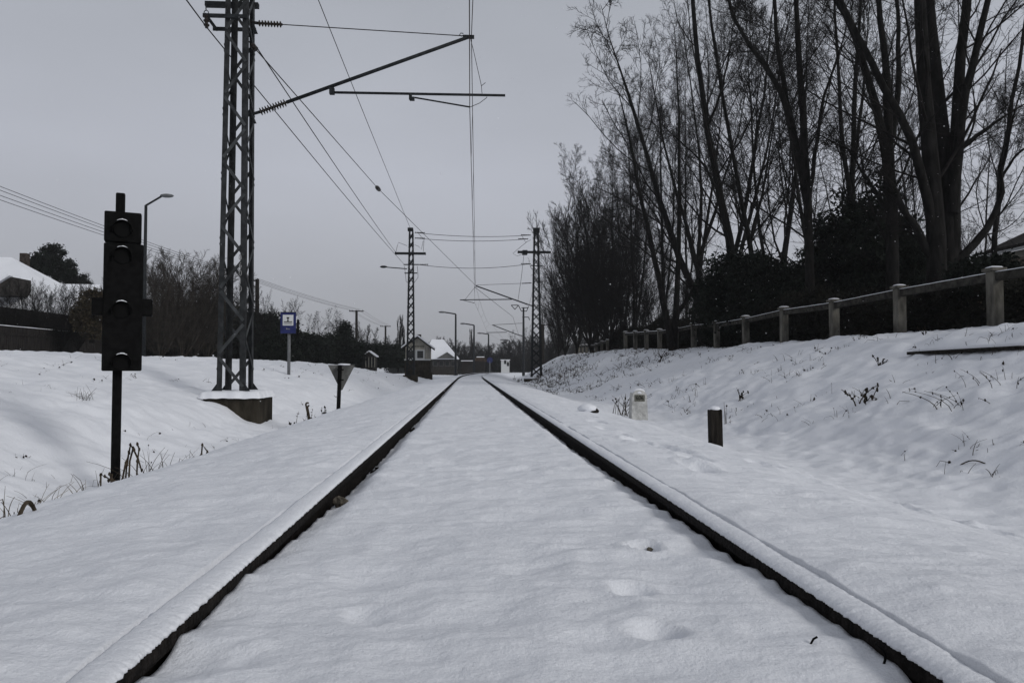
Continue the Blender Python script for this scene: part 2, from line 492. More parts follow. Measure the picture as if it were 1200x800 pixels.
# lumps of ballast showing beside the left rail and in the melted hole between the rails
for i, (px, py, h, s, lab) in enumerate([(399, 589, 0.60, 0.03, 'dark ballast stone poking out of the snow beside the left rail'),
                                         (758, 653, 0.64, 0.016, 'largest stone in the hole melted in the snow between the rails'),
                                         (766, 656, 0.64, 0.012, 'small stone at the right of the hole melted between the rails'),
                                         (751, 657, 0.64, 0.012, 'small stone at the left of the hole melted between the rails'),
                                         (759, 659, 0.64, 0.009, 'tiny stone at the front of the hole melted between the rails'),
                                         (765, 649, 0.64, 0.011, 'small stone at the back of the hole melted between the rails')]):
    w_ = W(px, py, 1.0); y = h / (CAMZ - w_[2]); x = w_[0] * y
    if i:
        fx_, fy_ = FOOT[-5][0], FOOT[-5][1]; x = fx_ + (px - 758) * 0.0030; y = fy_ + (655 - py) * 0.006
    z = float(ground(np.array([x]), np.array([y]))[0])
    b = MB().blob((x, y, z + s * 0.45), (s, s * 0.9, s * 0.8), i, 9, 6, 0.6)
    tag(b.build('ballast_stone', M['gravel']), lab, 'stone')

# ------------------------------------------------------------------ lattice masts
def leg_angle(b, p, q, w, t, sx, sy):
    """L section: corner at the outside of the mast; sx, sy point towards its middle"""
    p = np.array(p, float); q = np.array(q, float)
    b.prism([p, p + [sx * w, 0, 0], p + [sx * w, sy * t, 0], p + [sx * t, sy * t, 0], p + [sx * t, sy * w, 0], p + [0, sy * w, 0]], q - p)


def lattice(root, X, Y, zb, zt, wb, wt, legw, pitch, cross, each, barw, mleg, mbar, deep=1.0):
    def corner(sx, sy, z):
        k = (z - zb) / (zt - zb); h = (wb + (wt - wb) * k) / 2
        return np.array([X + sx * h, Y + sy * h * deep, z])
    for sx in (-1, 1):
        for sy in (-1, 1):
            b = MB(); leg_angle(b, corner(sx, sy, zb), corner(sx, sy, zt), legw, legw * 0.14, -sx, -sy)
            b.build('leg', mleg, root)
    faces = [((-1, -1), (1, -1), (0, -1)), ((1, -1), (1, 1), (1, 0)), ((1, 1), (-1, 1), (0, 1)), ((-1, 1), (-1, -1), (-1, 0))]
    allb = MB(); n = int((zt - zb - 0.1) / pitch)
    for fi, (a, c, nrm) in enumerate(faces):
        nr_ = np.array([nrm[0], nrm[1], 0.0])
        for i in range(n):
            z0 = zb + 0.08 + i * pitch + (pitch / 2 if (fi % 2 and not cross) else 0); z1 = z0 + pitch
            if z1 > zt: continue
            runs = [(a, c), (c, a)] if cross else [((a, c) if i % 2 else (c, a))]
            for ri, (s, e) in enumerate(runs):
                p = corner(*s, z0) + nr_ * (0.006 + 0.012 * ri); q = corner(*e, z1) + nr_ * (0.006 + 0.012 * ri)
                pi = p + (q - p) * 0.06; qi = q - (q - p) * 0.06
                if each:
                    MB().bar(pi, qi, 0.009, barw, side=None).build('brace', mbar, root) if False else None
                    d = qi - pi; w = np.cross(d, nr_); w = w / np.linalg.norm(w) * barw / 2
                    MB().prism([pi - w, pi + w, qi + w, qi - w], nr_ * 0.008).build('brace', mbar, root)
                else:
                    d = qi - pi; w = np.cross(d, nr_); w = w / np.linalg.norm(w) * barw / 2
                    allb.prism([pi - w, pi + w, qi + w, qi - w], nr_ * 0.008)
    if not each:
        allb.build('lattice', mbar, root)


# mast 1 : the big one at the left
MX, MY = -4.31, 14.0
m1 = thing('lattice_mast', (MX, MY, -0.6), 'nearest and tallest grey lattice mast, on a snow topped concrete block at the left', 'mast', 'steel masts of the overhead line')
lattice(m1, MX, MY, 0.09, 11.0, 0.50, 0.36, 0.095, 0.60, False, True, 0.055, M['mastp'], M['brace'], 1.12)
b = MB()
for sx in (-1, 1):
    for sy in (-1, 1):
        b = MB(); x, y = MX + sx * 0.24, MY + sy * 0.27
        b.box((x, y, 0.105), (0.20, 0.20, 0.025))
        b.prism([(x - 0.008, y, 0.12), (x + sx * 0.11, y, 0.12), (x, y, 0.27)], (0, 0.012, 0))
        b.build('foot_plate', M['iron'], m1)
blk = MB().box((MX + 0.04, MY + 0.1, -0.36), (0.98, 1.00, 0.80)).build('base_block', M['block'], m1, bevel=0.03)
b = MB(); n = 26
vs = []; fs = []
for i in range(n + 1):
    for j in range(n + 1):
        u = i / n * 2 - 1; v = j / n * 2 - 1
        e = min(1, (1 - max(abs(u), abs(v))) * 6)
        x = MX + 0.03 + u * (0.54 + 0.04 * mnoise.noise(Vector((v * 3, 1, 0)))); y = MY + 0.1 + v * (0.57 + 0.04 * mnoise.noise(Vector((u * 3, 5, 0))))
        vs.append((x, y, 0.035 + 0.09 * math.sqrt(e) + 0.02 * mnoise.noise(Vector((u * 3, v * 3, 2))) - (0.04 if e == 0 else 0)))
for i in range(n):
    for j in range(n):
        a = i * (n + 1) + j; fs.append((a, a + n + 1, a + n + 2, a + 1))
k = len(vs); vs += [(MX + 0.03 + u * 0.5, MY + 0.1 + v * 0.53, 0.0) for u, v in ((-1, -1), (1, -1), (1, 1), (-1, 1))]
b.add(vs, fs + [(k + 3, k + 2, k + 1, k)]); b.build('snow_cap', M['snow'], blk, True)
# running snow wedge against the mast block is part of the ground
for i, ch in enumerate('06010'):
    py = 302 + i * 9.2
    p = W(282, py, MY - 0.27)
    text_obj(ch, 0.15, (p[0], MY - 0.292, p[2]), (PI / 2, 0, 0), M['pale'], m1, 'number_digit', 0.004, 0.8)


def cl(px, py, y): return W(px, py, y)


# its bracket arm and fittings
arm = MB()
pa, pe = cl(297, 134, MY), cl(551, 43, MY)
ins1 = pa + (pe - pa) * 0.03; ins2 = pa + (pe - pa) * 0.15
arm.tube([ins2, pe], 0.033, 10)
A = arm.build('bracket_arm', M['iron'], m1, True)
insulator('insulator', ins1, ins2, A, 0.075, 10)
MB().tube([cl(288, 136, MY), ins1], 0.03, 8).prism([cl(293, 128, MY - .05), cl(296, 143, MY - .05), cl(299, 143, MY - .05)], (0, 0.1, 0)).build('hinge_bracket', M['iron'], A)
MB().box(cl(389, 107, MY), (0.09, 0.09, 0.12)).build('clamp', M['iron'], A)
st = MB(); s0, s1, s2, s3 = cl(292, 26, MY), cl(303, 27.5, MY), cl(331, 29, MY), cl(546, 42.5, MY)
st.tube([s2, s3], 0.009, 6).tube([s0, s1], 0.03, 8)
S = st.build('stay_rod', M['wire'], m1)
insulator('insulator', s1, s2, S, 0.06, 8)
rg_ = MB(); r0, r1 = cl(391, 108.5, MY), cl(592, 112, MY)
rg_.tube([r0, r1], 0.024, 10)
G = rg_.build('registration_arm', M['iron'], m1, True)
MB().tube([cl(481, 110, MY), cl(481, 117, MY)], 0.03, 8).box(cl(483, 116, MY), (0.09, 0.05, 0.07)).build('arm_clamp', M['iron'], G)
MB().tube([cl(486, 114.5, MY), cl(550, 125.5, MY)], 0.016, 8).build('steady_arm', M['iron'], G, True)
MB().tube([cl(550, 126, MY), cl(562, 121, MY), cl(570.5, 114.5, MY), cl(570.5, 111, MY)], 0.006, 6).build('wind_stay', M['wire'], G)
MB().tube([cl(551, 44, MY), cl(555, 60, MY), cl(564, 100, MY), cl(565, 111, MY)], 0.006, 6).tube([cl(564, 101, MY), cl(569, 97, MY)], 0.006, 5).build('hanger_wire', M['wire'], G)
MB().box(cl(549, 43.5, MY), (0.22, 0.05, 0.06)).tube([cl(541, 43, MY), cl(538.5, 41, MY), cl(540, 39, MY), cl(543, 39.5, MY)], 0.008, 6).build('wire_clamp', M['iron'], A)
# collars and the cross arm at the top left
b = MB(); c = cl(273, 27, MY)
for dy in (-0.27, 0.27): b.bar((c[0] - 0.50 + .04, MY + dy, c[2]), (c[0] + 0.35, MY + dy, c[2]), 0.03, 0.07)
b.tube([(c[0] - 0.4, MY - 0.31, c[2]), (c[0] - 0.4, MY + 0.31, c[2])], 0.03, 8)
b.prism([cl(295, 22, MY - .04), cl(297, 38, MY - .04), cl(301, 38, MY - .04)], (0, 0.08, 0)); b.build('collar', M['iron'], m1)
b = MB(); c = cl(273, 0, MY)
b.box((c[0] - 0.1, MY - 0.27, c[2] + 0.03), (1.0, 0.10, 0.09)); b.box((c[0] - 0.1, MY + 0.27, c[2] + 0.03), (1.0, 0.10, 0.09))
X_ = b.build('cross_arm', M['iron'], m1)
h0 = cl(241, 3, MY - 0.27)
yb = MY - 0.27
b = MB().tube([h0, cl(241.5, 12, yb)], 0.010, 6)
ring = [cl(241.7 + 2.6 * math.cos(t), 15.2 + 2.8 * math.sin(t), yb) for t in np.linspace(0, 2 * PI, 13)]
b.tube(ring, 0.008, 6); b.build('hanger', M['iron'], X_)
insulator('insulator', cl(241.5, 18, yb), cl(242.2, 33, yb), X_, 0.055, 3, 0.03)
# top cross arms above the picture
b = MB(); b.bar((MX - 1.3, MY - 0.2, 9.2), (MX + 1.3, MY - 0.2, 9.2), 0.1, 0.12).bar((MX - 1.3, MY + 0.2, 9.2), (MX + 1.3, MY + 0.2, 9.2), 0.1, 0.12)
b.build('cross_arm', M['iron'], m1)


def wire(name, pts, r, m, label, sag=0.0, group=None, n=18):
    P = []
    for i in range(len(pts) - 1):
        a = np.array(pts[i], float); c = np.array(pts[i + 1], float)
        sg = sag * (np.linalg.norm(c - a) / 40) ** 2
        for k in range(n):
            t = k / n; q = a + (c - a) * t; q[2] -= sg * 4 * t * (1 - t); P.append(q)
    P.append(np.array(pts[-1], float))
    base = P[0].copy()
    o = MB(); o.tube([p - base for p in P], r, 6)
    ob = o.build(name, m, None)
    ob.location = base.tolist()
    return tag(ob, label, 'wire', group)


# masts 2 (a pair), 53 m away
def end_arm(root, c, half_l, yoff=0.2, name='cross_arm'):
    b = MB()
    for s in (-1, 1): b.bar((c[0] - half_l, c[1] + s * yoff, c[2]), (c[0] + half_l, c[1] + s * yoff, c[2]), 0.08, 0.11)
    for s in (-1, 1): b.bar((c[0] + s * half_l, c[1] - yoff - .05, c[2]), (c[0] + s * half_l, c[1] + yoff + .05, c[2]), 0.08, 0.13)
    return b.build(name, M['iron'], root)


D2 = 53.0
pL = W(481.3, 400, D2); pR = W(628.5, 400, D2)
m2 = thing('lattice_mast', (pL[0], D2, 0.0), 'cross braced lattice mast behind the triangular sign, rising in front of the cream hut', 'mast', 'steel masts of the overhead line')
lattice(m2, pL[0], D2, gz(pL[0], D2) - 0.1, W(481, 269, D2)[2], 0.60, 0.30, 0.09, 0.62, True, False, 0.055, M['iron'], M['iron'])
MB().box((pL[0], D2, -0.35), (1.0, 1.0, 0.75)).build('base_block', M['block'], m2)
MB().box(W(481, 269, D2), (0.38, 0.38, 0.22)).build('mast_head', M['iron'], m2)
end_arm(m2, W(481, 297, D2), 1.05)
la = MB(); q0 = W(477, 315, D2); q1 = W(452, 313, D2)
la.tube([q0, q1], 0.035, 8)
LA = la.build('lamp_arm', M['iron'], m2)
MB().blob(W(449.5, 312.6, D2), (0.26, 0.14, 0.09), 3, 12, 6, 0.0).build('lamp_head', M['iron'], LA, True)
for k, py in enumerate((310, 320)):
    MB().bar(W(473 + k, py, D2), W(490 - k, py, D2), 0.07, 0.07).build('spacer_bar', M['iron'], m2)
for x0, y0, x1, y1, x2, y2 in ((464, 295, 467, 284, 477, 288), (496, 295, 497, 281, 489, 272), (474, 312, 476, 330, 481, 333), (489, 312, 490, 325, 484, 333), (486, 287, 494, 292, 496, 282)):
    MB().tube([W(x0, y0, D2), W((x0 + x1) / 2, (y0 + y1) / 2 - 1, D2), W(x1, y1, D2), W(x2, y2, D2)], 0.014, 5).build('jumper', M['wire'], m2)

m3 = thing('lattice_mast', (pR[0], D2, 0.0), 'cross braced lattice mast right of the track, at the foot of the bank', 'mast', 'steel masts of the overhead line')
zbR = -0.15
lattice(m3, pR[0], D2, zbR, W(628, 268, D2)[2], 0.78, 0.34, 0.10, 0.66, True, False, 0.055, M['iron'], M['iron'])
MB().box((pR[0] - 0.3, D2 - 0.3, zbR - 0.5), (1.15, 1.0, 0.85)).build('base_block', M['block'], m3)
MB().blob((pR[0] - 0.2, D2 - 0.3, zbR - 0.08), (0.55, 0.5, 0.13), 4, 14, 8, 0.3, True).build('snow_cap', M['snow'], m3, True)
MB().box(W(628.5, 270, D2), (0.45, 0.42, 0.32)).build('mast_head', M['iron'], m3)
end_arm(m3, W(626, 295.5, D2), 1.15)
MB().box(W(615, 296, D2), (0.35, 0.5, 0.30)).build('switch_box', M['iron'], m3)
for pts in (((618, 283), (608, 291), (601, 297), (606, 300), (614, 297)), ((634, 276), (641, 279), (644, 288), (643, 295)), ((643, 297), (640, 320), (637, 338)), ((614, 298), (611, 325), (607, 352)), ((612, 277), (616, 284), (622, 281))):
    MB().tube([W(x, y, D2) for x, y in pts], 0.014, 5).build('jumper', M['wire'], m3)
MB().bar(W(622, 311, D2), W(635, 312, D2), 0.07, 0.07).build('spacer_bar', M['iron'], m3)
b = MB().tube([W(557.5, 334.8, D2), W(618, 356.5, D2)], 0.045, 8)
A3 = b.build('bracket_arm', M['iron'], m3)
insulator('insulator', W(616, 355.8, D2), W(624, 358.5, D2), A3, 0.07, 6)
b = MB().tube([W(558, 334, D2), W(612, 332, D2)], 0.014, 6)
S3 = b.build('stay_rod', M['wire'], m3)
insulator('insulator', W(612, 332, D2), W(623, 331.5, D2), S3, 0.05, 7)
MB().tube([W(539, 351.3, D2), W(600, 350.7, D2)], 0.035, 8).build('registration_arm', M['iron'], m3)
MB().tube([W(543, 352, D2), W(546, 352.5, D2), W(556, 355, D2)], 0.02, 6).build('steady_arm', M['iron'], m3)
MB().tube([W(557, 336, D2), W(545, 351, D2)], 0.012, 5).build('hanger_wire', M['wire'], m3)

# mast 3: Y headed mast, 105 m
D3 = 105.0
p = W(613.5, 400, D3)
m4 = thing('line_mast', (p[0], D3, drop(D3)), 'slim grey mast with a Y shaped head, just left of the right lattice mast', 'mast', 'steel masts of the overhead line')
b = MB(); zt = W(613, 361, D3)[2]
b.tube([(p[0], D3, -0.8), (p[0], D3, zt)], [0.22, 0.13], 10); b.build('pole', M['iron'], m4)
hd = MB()
for a, c in (((599, 357.5), (607.5, 357.5)), ((607.5, 357.5), (611, 364.5)), ((599, 357.5), (603.5, 362.5)), ((603.5, 362.5), (607.5, 357.5)), ((611, 364.5), (617, 364.5)), ((617, 364.5), (619.5, 359)), ((611, 360.5), (619, 360.5)), ((612, 371.5), (619.5, 371.5)), ((619.5, 371.5), (620.5, 375))):
    hd.bar(W(*a, D3), W(*c, D3), 0.12, 0.10)
hd.build('head_frame', M['iron'], m4)
MB().tube([W(577, 380.6, D3), W(605, 391.5, D3), W(612, 393.5, D3)], 0.07, 6).build('bracket_arm', M['iron'], m4)
MB().tube([W(577, 380.6, D3), W(612, 378.6, D3)], 0.035, 6).build('stay_rod', M['wire'], m4)
MB().tube([W(570, 389.6, D3), W(594, 389.2, D3)], 0.05, 6).build('registration_arm', M['iron'], m4)

# timber pole with cross arm behind mast 2R
D4 = 95.0
p = W(635, 400, D4)
t = thing('timber_pole', (p[0], D4, 0.4), 'thick dark timber pole with a short cross arm, right behind the right lattice mast', 'pole')
MB().tube([(p[0], D4, 0.2), W(634.5, 380, D4)], [0.36, 0.30], 10).build('pole', M['wood'], t)
MB().bar(W(637, 380.5, D4), W(646, 380.5, D4), 0.10, 0.10).tube([W(645.6, 380, D4), W(646, 384, D4)], 0.04, 5).build('cross_arm', M['wood'], t)

# ---- wires of the line
gW = 'wires of the overhead line'
mess = [W(552.5, 42, MY), W(557.3, 334.2, D2), W(577, 380.3, D3)]
cont = [W(550.5, 126.5, MY), W(556.5, 355, D2), W(571.5, 390, D3)]
k0 = np.array([0.5, -26, 6.83]); k1 = np.array([-0.1, -26, 5.45])
wire('messenger_wire', [k0] + mess + [W(606, 405, 155)], 0.0075, M['contact'], 'upper wire over the track, hung from the ends of the sloping bracket arms', 0.55, gW)
wire('contact_wire', [k1] + cont + [W(602, 408, 155)], 0.0075, M['contact'], 'lower contact wire above the middle of the track, held by the thin steady arms', 0.0, gW)
drp = []


def interp(pl, y, sag):
    for a, c in zip(pl[:-1], pl[1:]):
        if a[1] <= y <= c[1]:
            t = (y - a[1]) / (c[1] - a[1]); q = a + (c - a) * t
            q[2] -= sag * (np.linalg.norm(c - a) / 40) ** 2 * 4 * t * (1 - t); return q


for i, y in enumerate([17.5, 22, 28, 34.5, 41, 47, 60, 70, 80, 90]):
    a = interp(mess, y, 0.55); c = interp(cont, y, 0.0)
    o = MB().tube([(0, 0, 0), a - c], 0.004, 5).build('dropper_wire', M['wire']); o.location = c.tolist()
    tag(o, 'thin upright dropper joining the upper and the lower wire over the track', 'wire', 'droppers between the two wires over the track')
zA = W(296, 52, MY)
wire('feeder_wire', [W(373, 0, 20) + (W(373, 0, 20) - W(481, 268, D2)) * 0.8, W(373, 0, 20), W(455, 202, 42) * 0 + W(373, 0, 20) * 0.4 + W(481, 268, D2) * 0.6, W(481, 268, D2)], 0.012, M['wire'],
     'single wire falling steeply from the top edge to the head of the left far mast', 0.12, gW)
wB = wire('feeder_wire', [W(289, 38, MY), W(464, 296, D2)], 0.013, M['wire'], 'wire from the near mast to the left cross arm end of the far left mast', 0.10, gW)
wC = wire('feeder_wire', [W(130, -120, 8), W(242, 32, MY - 0.3), W(473, 309, D2)], 0.012, M['wire'], 'wire hung from the short hanger left of the near mast, running behind that mast', 0.10, gW)
wA = wire('feeder_wire', [W(290, 47, MY), W(443, 221, 32), W(557, 334, D2)], 0.012, M['wire'], 'wire with a small insulator halfway, from the near mast to over the track', 0.0, gW)
insulator('insulator', W(440, 217.5, 31.6) - np.array(wA.location) * 0, W(448, 225, 32.6), None, 0.07, 4) if False else None
pA = W(443, 221, 32); dA = W(290, 47, MY) - pA; dA /= np.linalg.norm(dA)
MB().tube([pA - dA * 0.6, pA - dA * 0.35, pA, pA + dA * 0.35, pA + dA * 0.6], [0.03, 0.085, 0.095, 0.085, 0.03], 8).build('insulator', M['insul'], wA)
MB().tube([W(295, 52.7, MY), W(300, 58.5, MY)], 0.055, 8).build('insulator', M['insul'], wA)
for (a, c, lab, sg) in (((486, 272.5), (622, 275.5), 'topmost wire strung across the track between the two far masts', 0.25), ((486, 279), (619, 280), 'second wire from the top strung across the track between the two far masts', 0.25),
                        ((490, 310), (622, 309), 'lowest sagging wire strung across the track between the two far masts', 0.4)):
    w = wire('cross_wire', [W(*a, D2), W(*c, D2)], 0.018, M['wire'], lab, sg * 18, gW)
    p0 = W(*a, D2); p1 = W(*c, D2); d = (p1 - p0) / np.linalg.norm(p1 - p0)
    for s in (0.0, 1.0):
        e = p0 + (p1 - p0) * s; q = e + d * (0.75 if s == 0 else -0.75)
        bb = MB(); pts = []; rr = []
        for i in range(6):
            for tt, rw in ((0.1, .02), (0.4, .06), (0.7, .02)): pts.append(e + (q - e) * ((i + tt) / 6)); rr.append(rw)
        bb.tube(pts, rr, 8); bb.build('insulator', M['insul'], w)
wire('feeder_wire', [W(635, 282, D2) , W(619, 360.5, D3)], 0.016, M['wire'], 'wire from the head of the right far mast back to the Y shaped mast', 0.3, gW)
wire('feeder_wire', [W(556, 336, D2), W(601, 371, 80), W(608, 393, D3)], 0.016, M['wire'], 'slack wire slanting from the bracket arm end down towards the Y shaped mast', 0.0, gW)

# ------------------------------------------------------------------ signal, signs
SY = 7.0
sp = W(137.5, 400, SY); g0 = gz(sp[0], SY)
sg = thing('signal_post', (sp[0], SY, g0), 'black trackside signal on a thin post, its tall dark head showing four snow rimmed hoods', 'signal')
k = SY / F
MB().box((sp[0], SY + 0.10, (g0 - 0.1 + W(0, 222, SY)[2]) / 2), (0.078, 0.07, W(0, 222, SY)[2] - g0 + 0.1)).build('post', M['black'], sg, bevel=0.012)


def sigbox(x0, y0, x1, y1, dpt, name, off=0.0, bev=0.012):
    a = W(x0, y0, SY); c = W(x1, y1, SY)
    return MB().box(((a[0] + c[0]) / 2, SY + off, (a[2] + c[2]) / 2), (abs(c[0] - a[0]), dpt, abs(a[2] - c[2]))).build(name, M['black'], sg, bevel=bev)


sigbox(124.5, 249, 163.5, 284.5, 0.12, 'signal_head')
sigbox(123.8, 286, 163.5, 434.5, 0.13, 'signal_head')
sigbox(111, 349.5, 123.6, 370, 0.10, 'side_plate'); sigbox(163.7, 349.5, 175.5, 370, 0.10, 'side_plate')
for i, (cx, cy) in enumerate(((143.5, 270), (143.5, 301), (142.5, 364), (142.5, 425))):
    c = W(cx, cy, SY)
    y0 = SY - 0.067
    lens = MB().tube([(c[0], y0, c[2]), (c[0], y0 - 0.012, c[2])], 0.070, 20).build('lens', M['lens'], sg)
    hood = MB(); n = 14
    vs = []
    for y, r in ((y0, 0.086), (y0 - 0.055, 0.082)):
        for rr in (r, r - 0.005):
            for j in range(n + 1):
                t = PI * (-0.12 + 1.24 * j / n); vs.append((c[0] + rr * math.cos(t), y, c[2] + rr * math.sin(t)))
    m_ = n + 1; fs = []
    for j in range(n):
        fs += [(j, j + 1, 2 * m_ + j + 1, 2 * m_ + j), (m_ + j + 1, m_ + j, 3 * m_ + j, 3 * m_ + j + 1), (2 * m_ + j, 2 * m_ + j + 1, 3 * m_ + j + 1, 3 * m_ + j), (j + 1, j, m_ + j, m_ + j + 1)]
    hood.add(vs, fs); H = hood.build('hood', M['black'], sg)
    s = MB(); vs = []; fs = []
    rg = random.Random(i)
    for a_, y in enumerate((y0 - 0.008, y0 - 0.03, y0 - 0.057)):
        for j in range(11):
            t = PI * (0.33 + 0.34 * j / 10) + rg.uniform(-.03, .03)
            th = (0.002 + 0.007 * math.sin(PI * j / 10)) * rg.uniform(0.0, 1.0)
            vs.append((c[0] + (0.0865 - .002 * a_ + th) * math.cos(t), y, c[2] + (0.0865 - .002 * a_ + th) * math.sin(t)))
    for a_ in range(2):
        for j in range(10): q = a_ * 11 + j; fs.append((q, q + 1, q + 12, q + 11))
    kk = len(vs)
    for j in range(11):
        t = PI * (0.33 + 0.34 * j / 10); vs.append((c[0] + 0.082 * math.cos(t), y0 - 0.057, c[2] + 0.082 * math.sin(t)))
    for j in range(10): fs.append((22 + j, 22 + j + 1, kk + j + 1, kk + j))
    s.add(vs, fs); s.build('snow', M['snow'], H, True)

sg.rotation_euler = (0, 0, R(22))
TY = 13.0
tp = W(398, 400, TY); g0 = gz(tp[0], TY)
t = thing('triangle_sign', (tp[0], TY, g0), 'grey back of a triangular sign, point down, on a dark post left of the track', 'sign')
MB().bar((tp[0] - 0.01, TY - 0.05, g0 - 0.2), (tp[0] + 0.02, TY - 0.05, W(0, 428, TY)[2]), 0.065, 0.06).build('post', M['black'], t, bevel=0.006)
a, b_, c = W(384.2, 427.5, TY), W(416, 427.5, TY), W(400, 457, TY)
MB().prism([a, b_, c + [0.015, 0, 0], c - [0.015, 0, 0]], (0, 0.012, 0)).build('sign_plate', M['greyback'], t, bevel=0.003)
for z in (433, 445):
    q = W(400, z, TY); MB().box((q[0], TY - 0.085, q[2]), (0.11, 0.012, 0.025)).build('clamp', M['black'], t)
MB().blob(W(403, 427, TY) + [0, 0, 0.0], (0.12, 0.04, 0.018), 2, 10, 6, 0.3).build('snow', M['snow'], t, True)

BY = 26.0
p = W(338.5, 400, BY); g0 = gz(p[0], BY)
t = thing('bus_stop_sign', (p[0], BY, g0), 'blue framed sign with a white panel on a grey pole beyond the left bank', 'sign')
MB().tube([(p[0], BY + 0.04, g0 - 0.2), W(338.5, 388, BY) + [0, 0.04, 0]], 0.055, 12).build('pole', M['greypole'], t, True)


def card(x0, y0, x1, y1, off, th, name, m, par):
    a = W(x0, y0, BY); c = W(x1, y1, BY)
    return MB().box(((a[0] + c[0]) / 2, BY + off, (a[2] + c[2]) / 2), (abs(c[0] - a[0]), th, abs(a[2] - c[2]))).build(name, m, par)


brd = card(329.3, 366.4, 346.8, 390.6, -0.03, 0.06, 'sign_board', M['blue'], t)
card(329.0, 365.6, 347.1, 366.5, -0.03, 0.07, 'frame', M['black'], t)
pn = card(332, 369, 344.2, 381.4, -0.063, 0.006, 'white_panel', M['white'], brd)
card(333.2, 376.6, 343, 377.8, -0.070, 0.006, 'picture_mark', M['greyback'], brd)
card(333.2, 378.9, 343, 379.6, -0.070, 0.006, 'picture_mark', M['ink'], brd)
b = MB(); q = W(338, 374, BY)
b.box((q[0], BY - 0.070, q[2] - 0.01), (0.035, 0.006, 0.10)); b.box((q[0], BY - 0.070, q[2] + 0.045), (0.085, 0.006, 0.045)); b.box((q[0], BY - 0.070, q[2] - 0.065), (0.06, 0.006, 0.02)); b.build('picture_mark', M['ink'], brd)
b = MB(); q = W(338, 385.2, BY)
for i, (dx, w, hh) in enumerate(((-0.045, 0.035, 0.05), (-0.005, 0.022, 0.034), (0.025, 0.018, 0.03), (0.055, 0.02, 0.03))): b.box((q[0] + dx, BY - 0.063, q[2] - (0.05 - hh) / 2), (w, 0.006, hh))
b.build('lettering', M['pale'], brd)
b = MB(); q = W(347.6, 384, BY); b.box((q[0] + 0.02, BY + 0.12, q[2] - 0.02), (0.05, 0.14, 0.62)); b.build('side_case', M['black'], t)


# street lamps
def street_lamp(px, ytop, Y, label, reach_px, headr=1.0, sgn=-1, rise=0.0, r=0.07):
    p = W(px, 400, Y); zt = W(px, ytop, Y)[2]; g = min(gz(p[0], Y), 0.9)
    t = thing('street_lamp', (p[0], Y, g), label, 'street lamp', 'street lamps beside the line')
    MB().tube([(p[0], Y, g - 0.1), (p[0], Y, zt)], [r * 1.25, r * 0.8], 10).build('pole', M['iron'], t, True)
    e = (p[0] + sgn * reach_px / F * Y, Y, zt + rise)
    MB().tube([(p[0], Y, zt), (p[0] + sgn * 0.05, Y, zt + 0.02), e], r * 0.6, 8).build('arm', M['iron'], t)
    MB().blob((e[0] + sgn * 0.2 * headr, Y, e[2] + 0.01), (0.30 * headr, 0.14 * headr, 0.085 * headr), 1, 14, 8, 0.0).build('lamp_head', M['greypole'], t, True)


street_lamp(168.2, 240.5, 33, 'single street lamp rising behind the black signal, its arm reaching right', 18, 1.0, 1, 0.42, 0.075)
street_lamp(534, 368, 98, 'tallest of the street lamps in the row behind the cream hut, nearest the snowy roofs', 13.5, 1.5, -1, 0.25, 0.14)
street_lamp(555.5, 381, 125, 'second street lamp in the row, standing in front of the narrow far poplar', 10.5, 1.7, -1, 0.25, 0.17)
street_lamp(572.5, 391.5, 155, 'third street lamp in the row, in front of the round blue road sign', 8, 1.9, -1, 0.2, 0.19)
street_lamp(597.5, 399, 190, 'smallest and last street lamp in the row, above the little white gatehouse', 7, 2.0, -1, 0.2, 0.21)

# wooden utility poles with four wires
up = []
for px, yt, Y, lab in ((301.5, 327, 58, 'timber utility pole between the near mast and the blue sign'), (417.8, 363.5, 89, 'timber utility pole above the dark trees right of the blue sign'), (451.8, 381.5, 121, 'timber utility pole left of the tall narrow poplars')):
    p = W(px, 400, Y); top = W(px, yt, Y)
    t = thing('utility_pole', (p[0], Y, 0.6), lab, 'utility pole', 'timber poles carrying wires on the left')
    MB().tube([(p[0], Y, 0.4), top], [0.19, 0.14], 10).build('pole', M['wood'], t)
    c = top - np.array([0, 0, 0.12]); l = 0.85
    b = MB().bar((c[0] - l, Y - .12, c[2]), (c[0] + l * (0.15 if px < 310 else 1), Y - .12, c[2]), 0.09, 0.11)
    if px < 310: b.bar((c[0] - l * 0.8, Y - .12, c[2] - 0.02), (c[0], Y - .12, c[2] - 0.62), 0.05, 0.05)
    b.build('cross_arm', M['wood'], t)
    ins = []
    for i, dx in enumerate((-0.8, -0.5, 0.3 if px > 310 else -0.25, 0.75 if px > 310 else 0.05)):
        MB().tube([(c[0] + dx, Y - .12, c[2] + .04), (c[0] + dx, Y - .12, c[2] + .16)], [0.035, 0.03], 8).build('insulator', M['insul'], t)
        ins.append(np.array([c[0] + dx, Y - .12, c[2] + .15]))
    up.append(ins)
st0 = [W(-60, 195, 27), W(-60, 200, 27), W(-60, 207, 27), W(-60, 213, 27)]
order = ['top one', 'second', 'third', 'lowest']
for i in range(4):
    wire('power_line', [st0[i], up[0][3 - i] if i < 9 else 0, up[1][3 - i], up[2][3 - i]], 0.011, M['wire'],
         f'{order[i]} of the four wires on the timber poles, sagging from the left edge', 0.30, 'four wires on the timber poles')

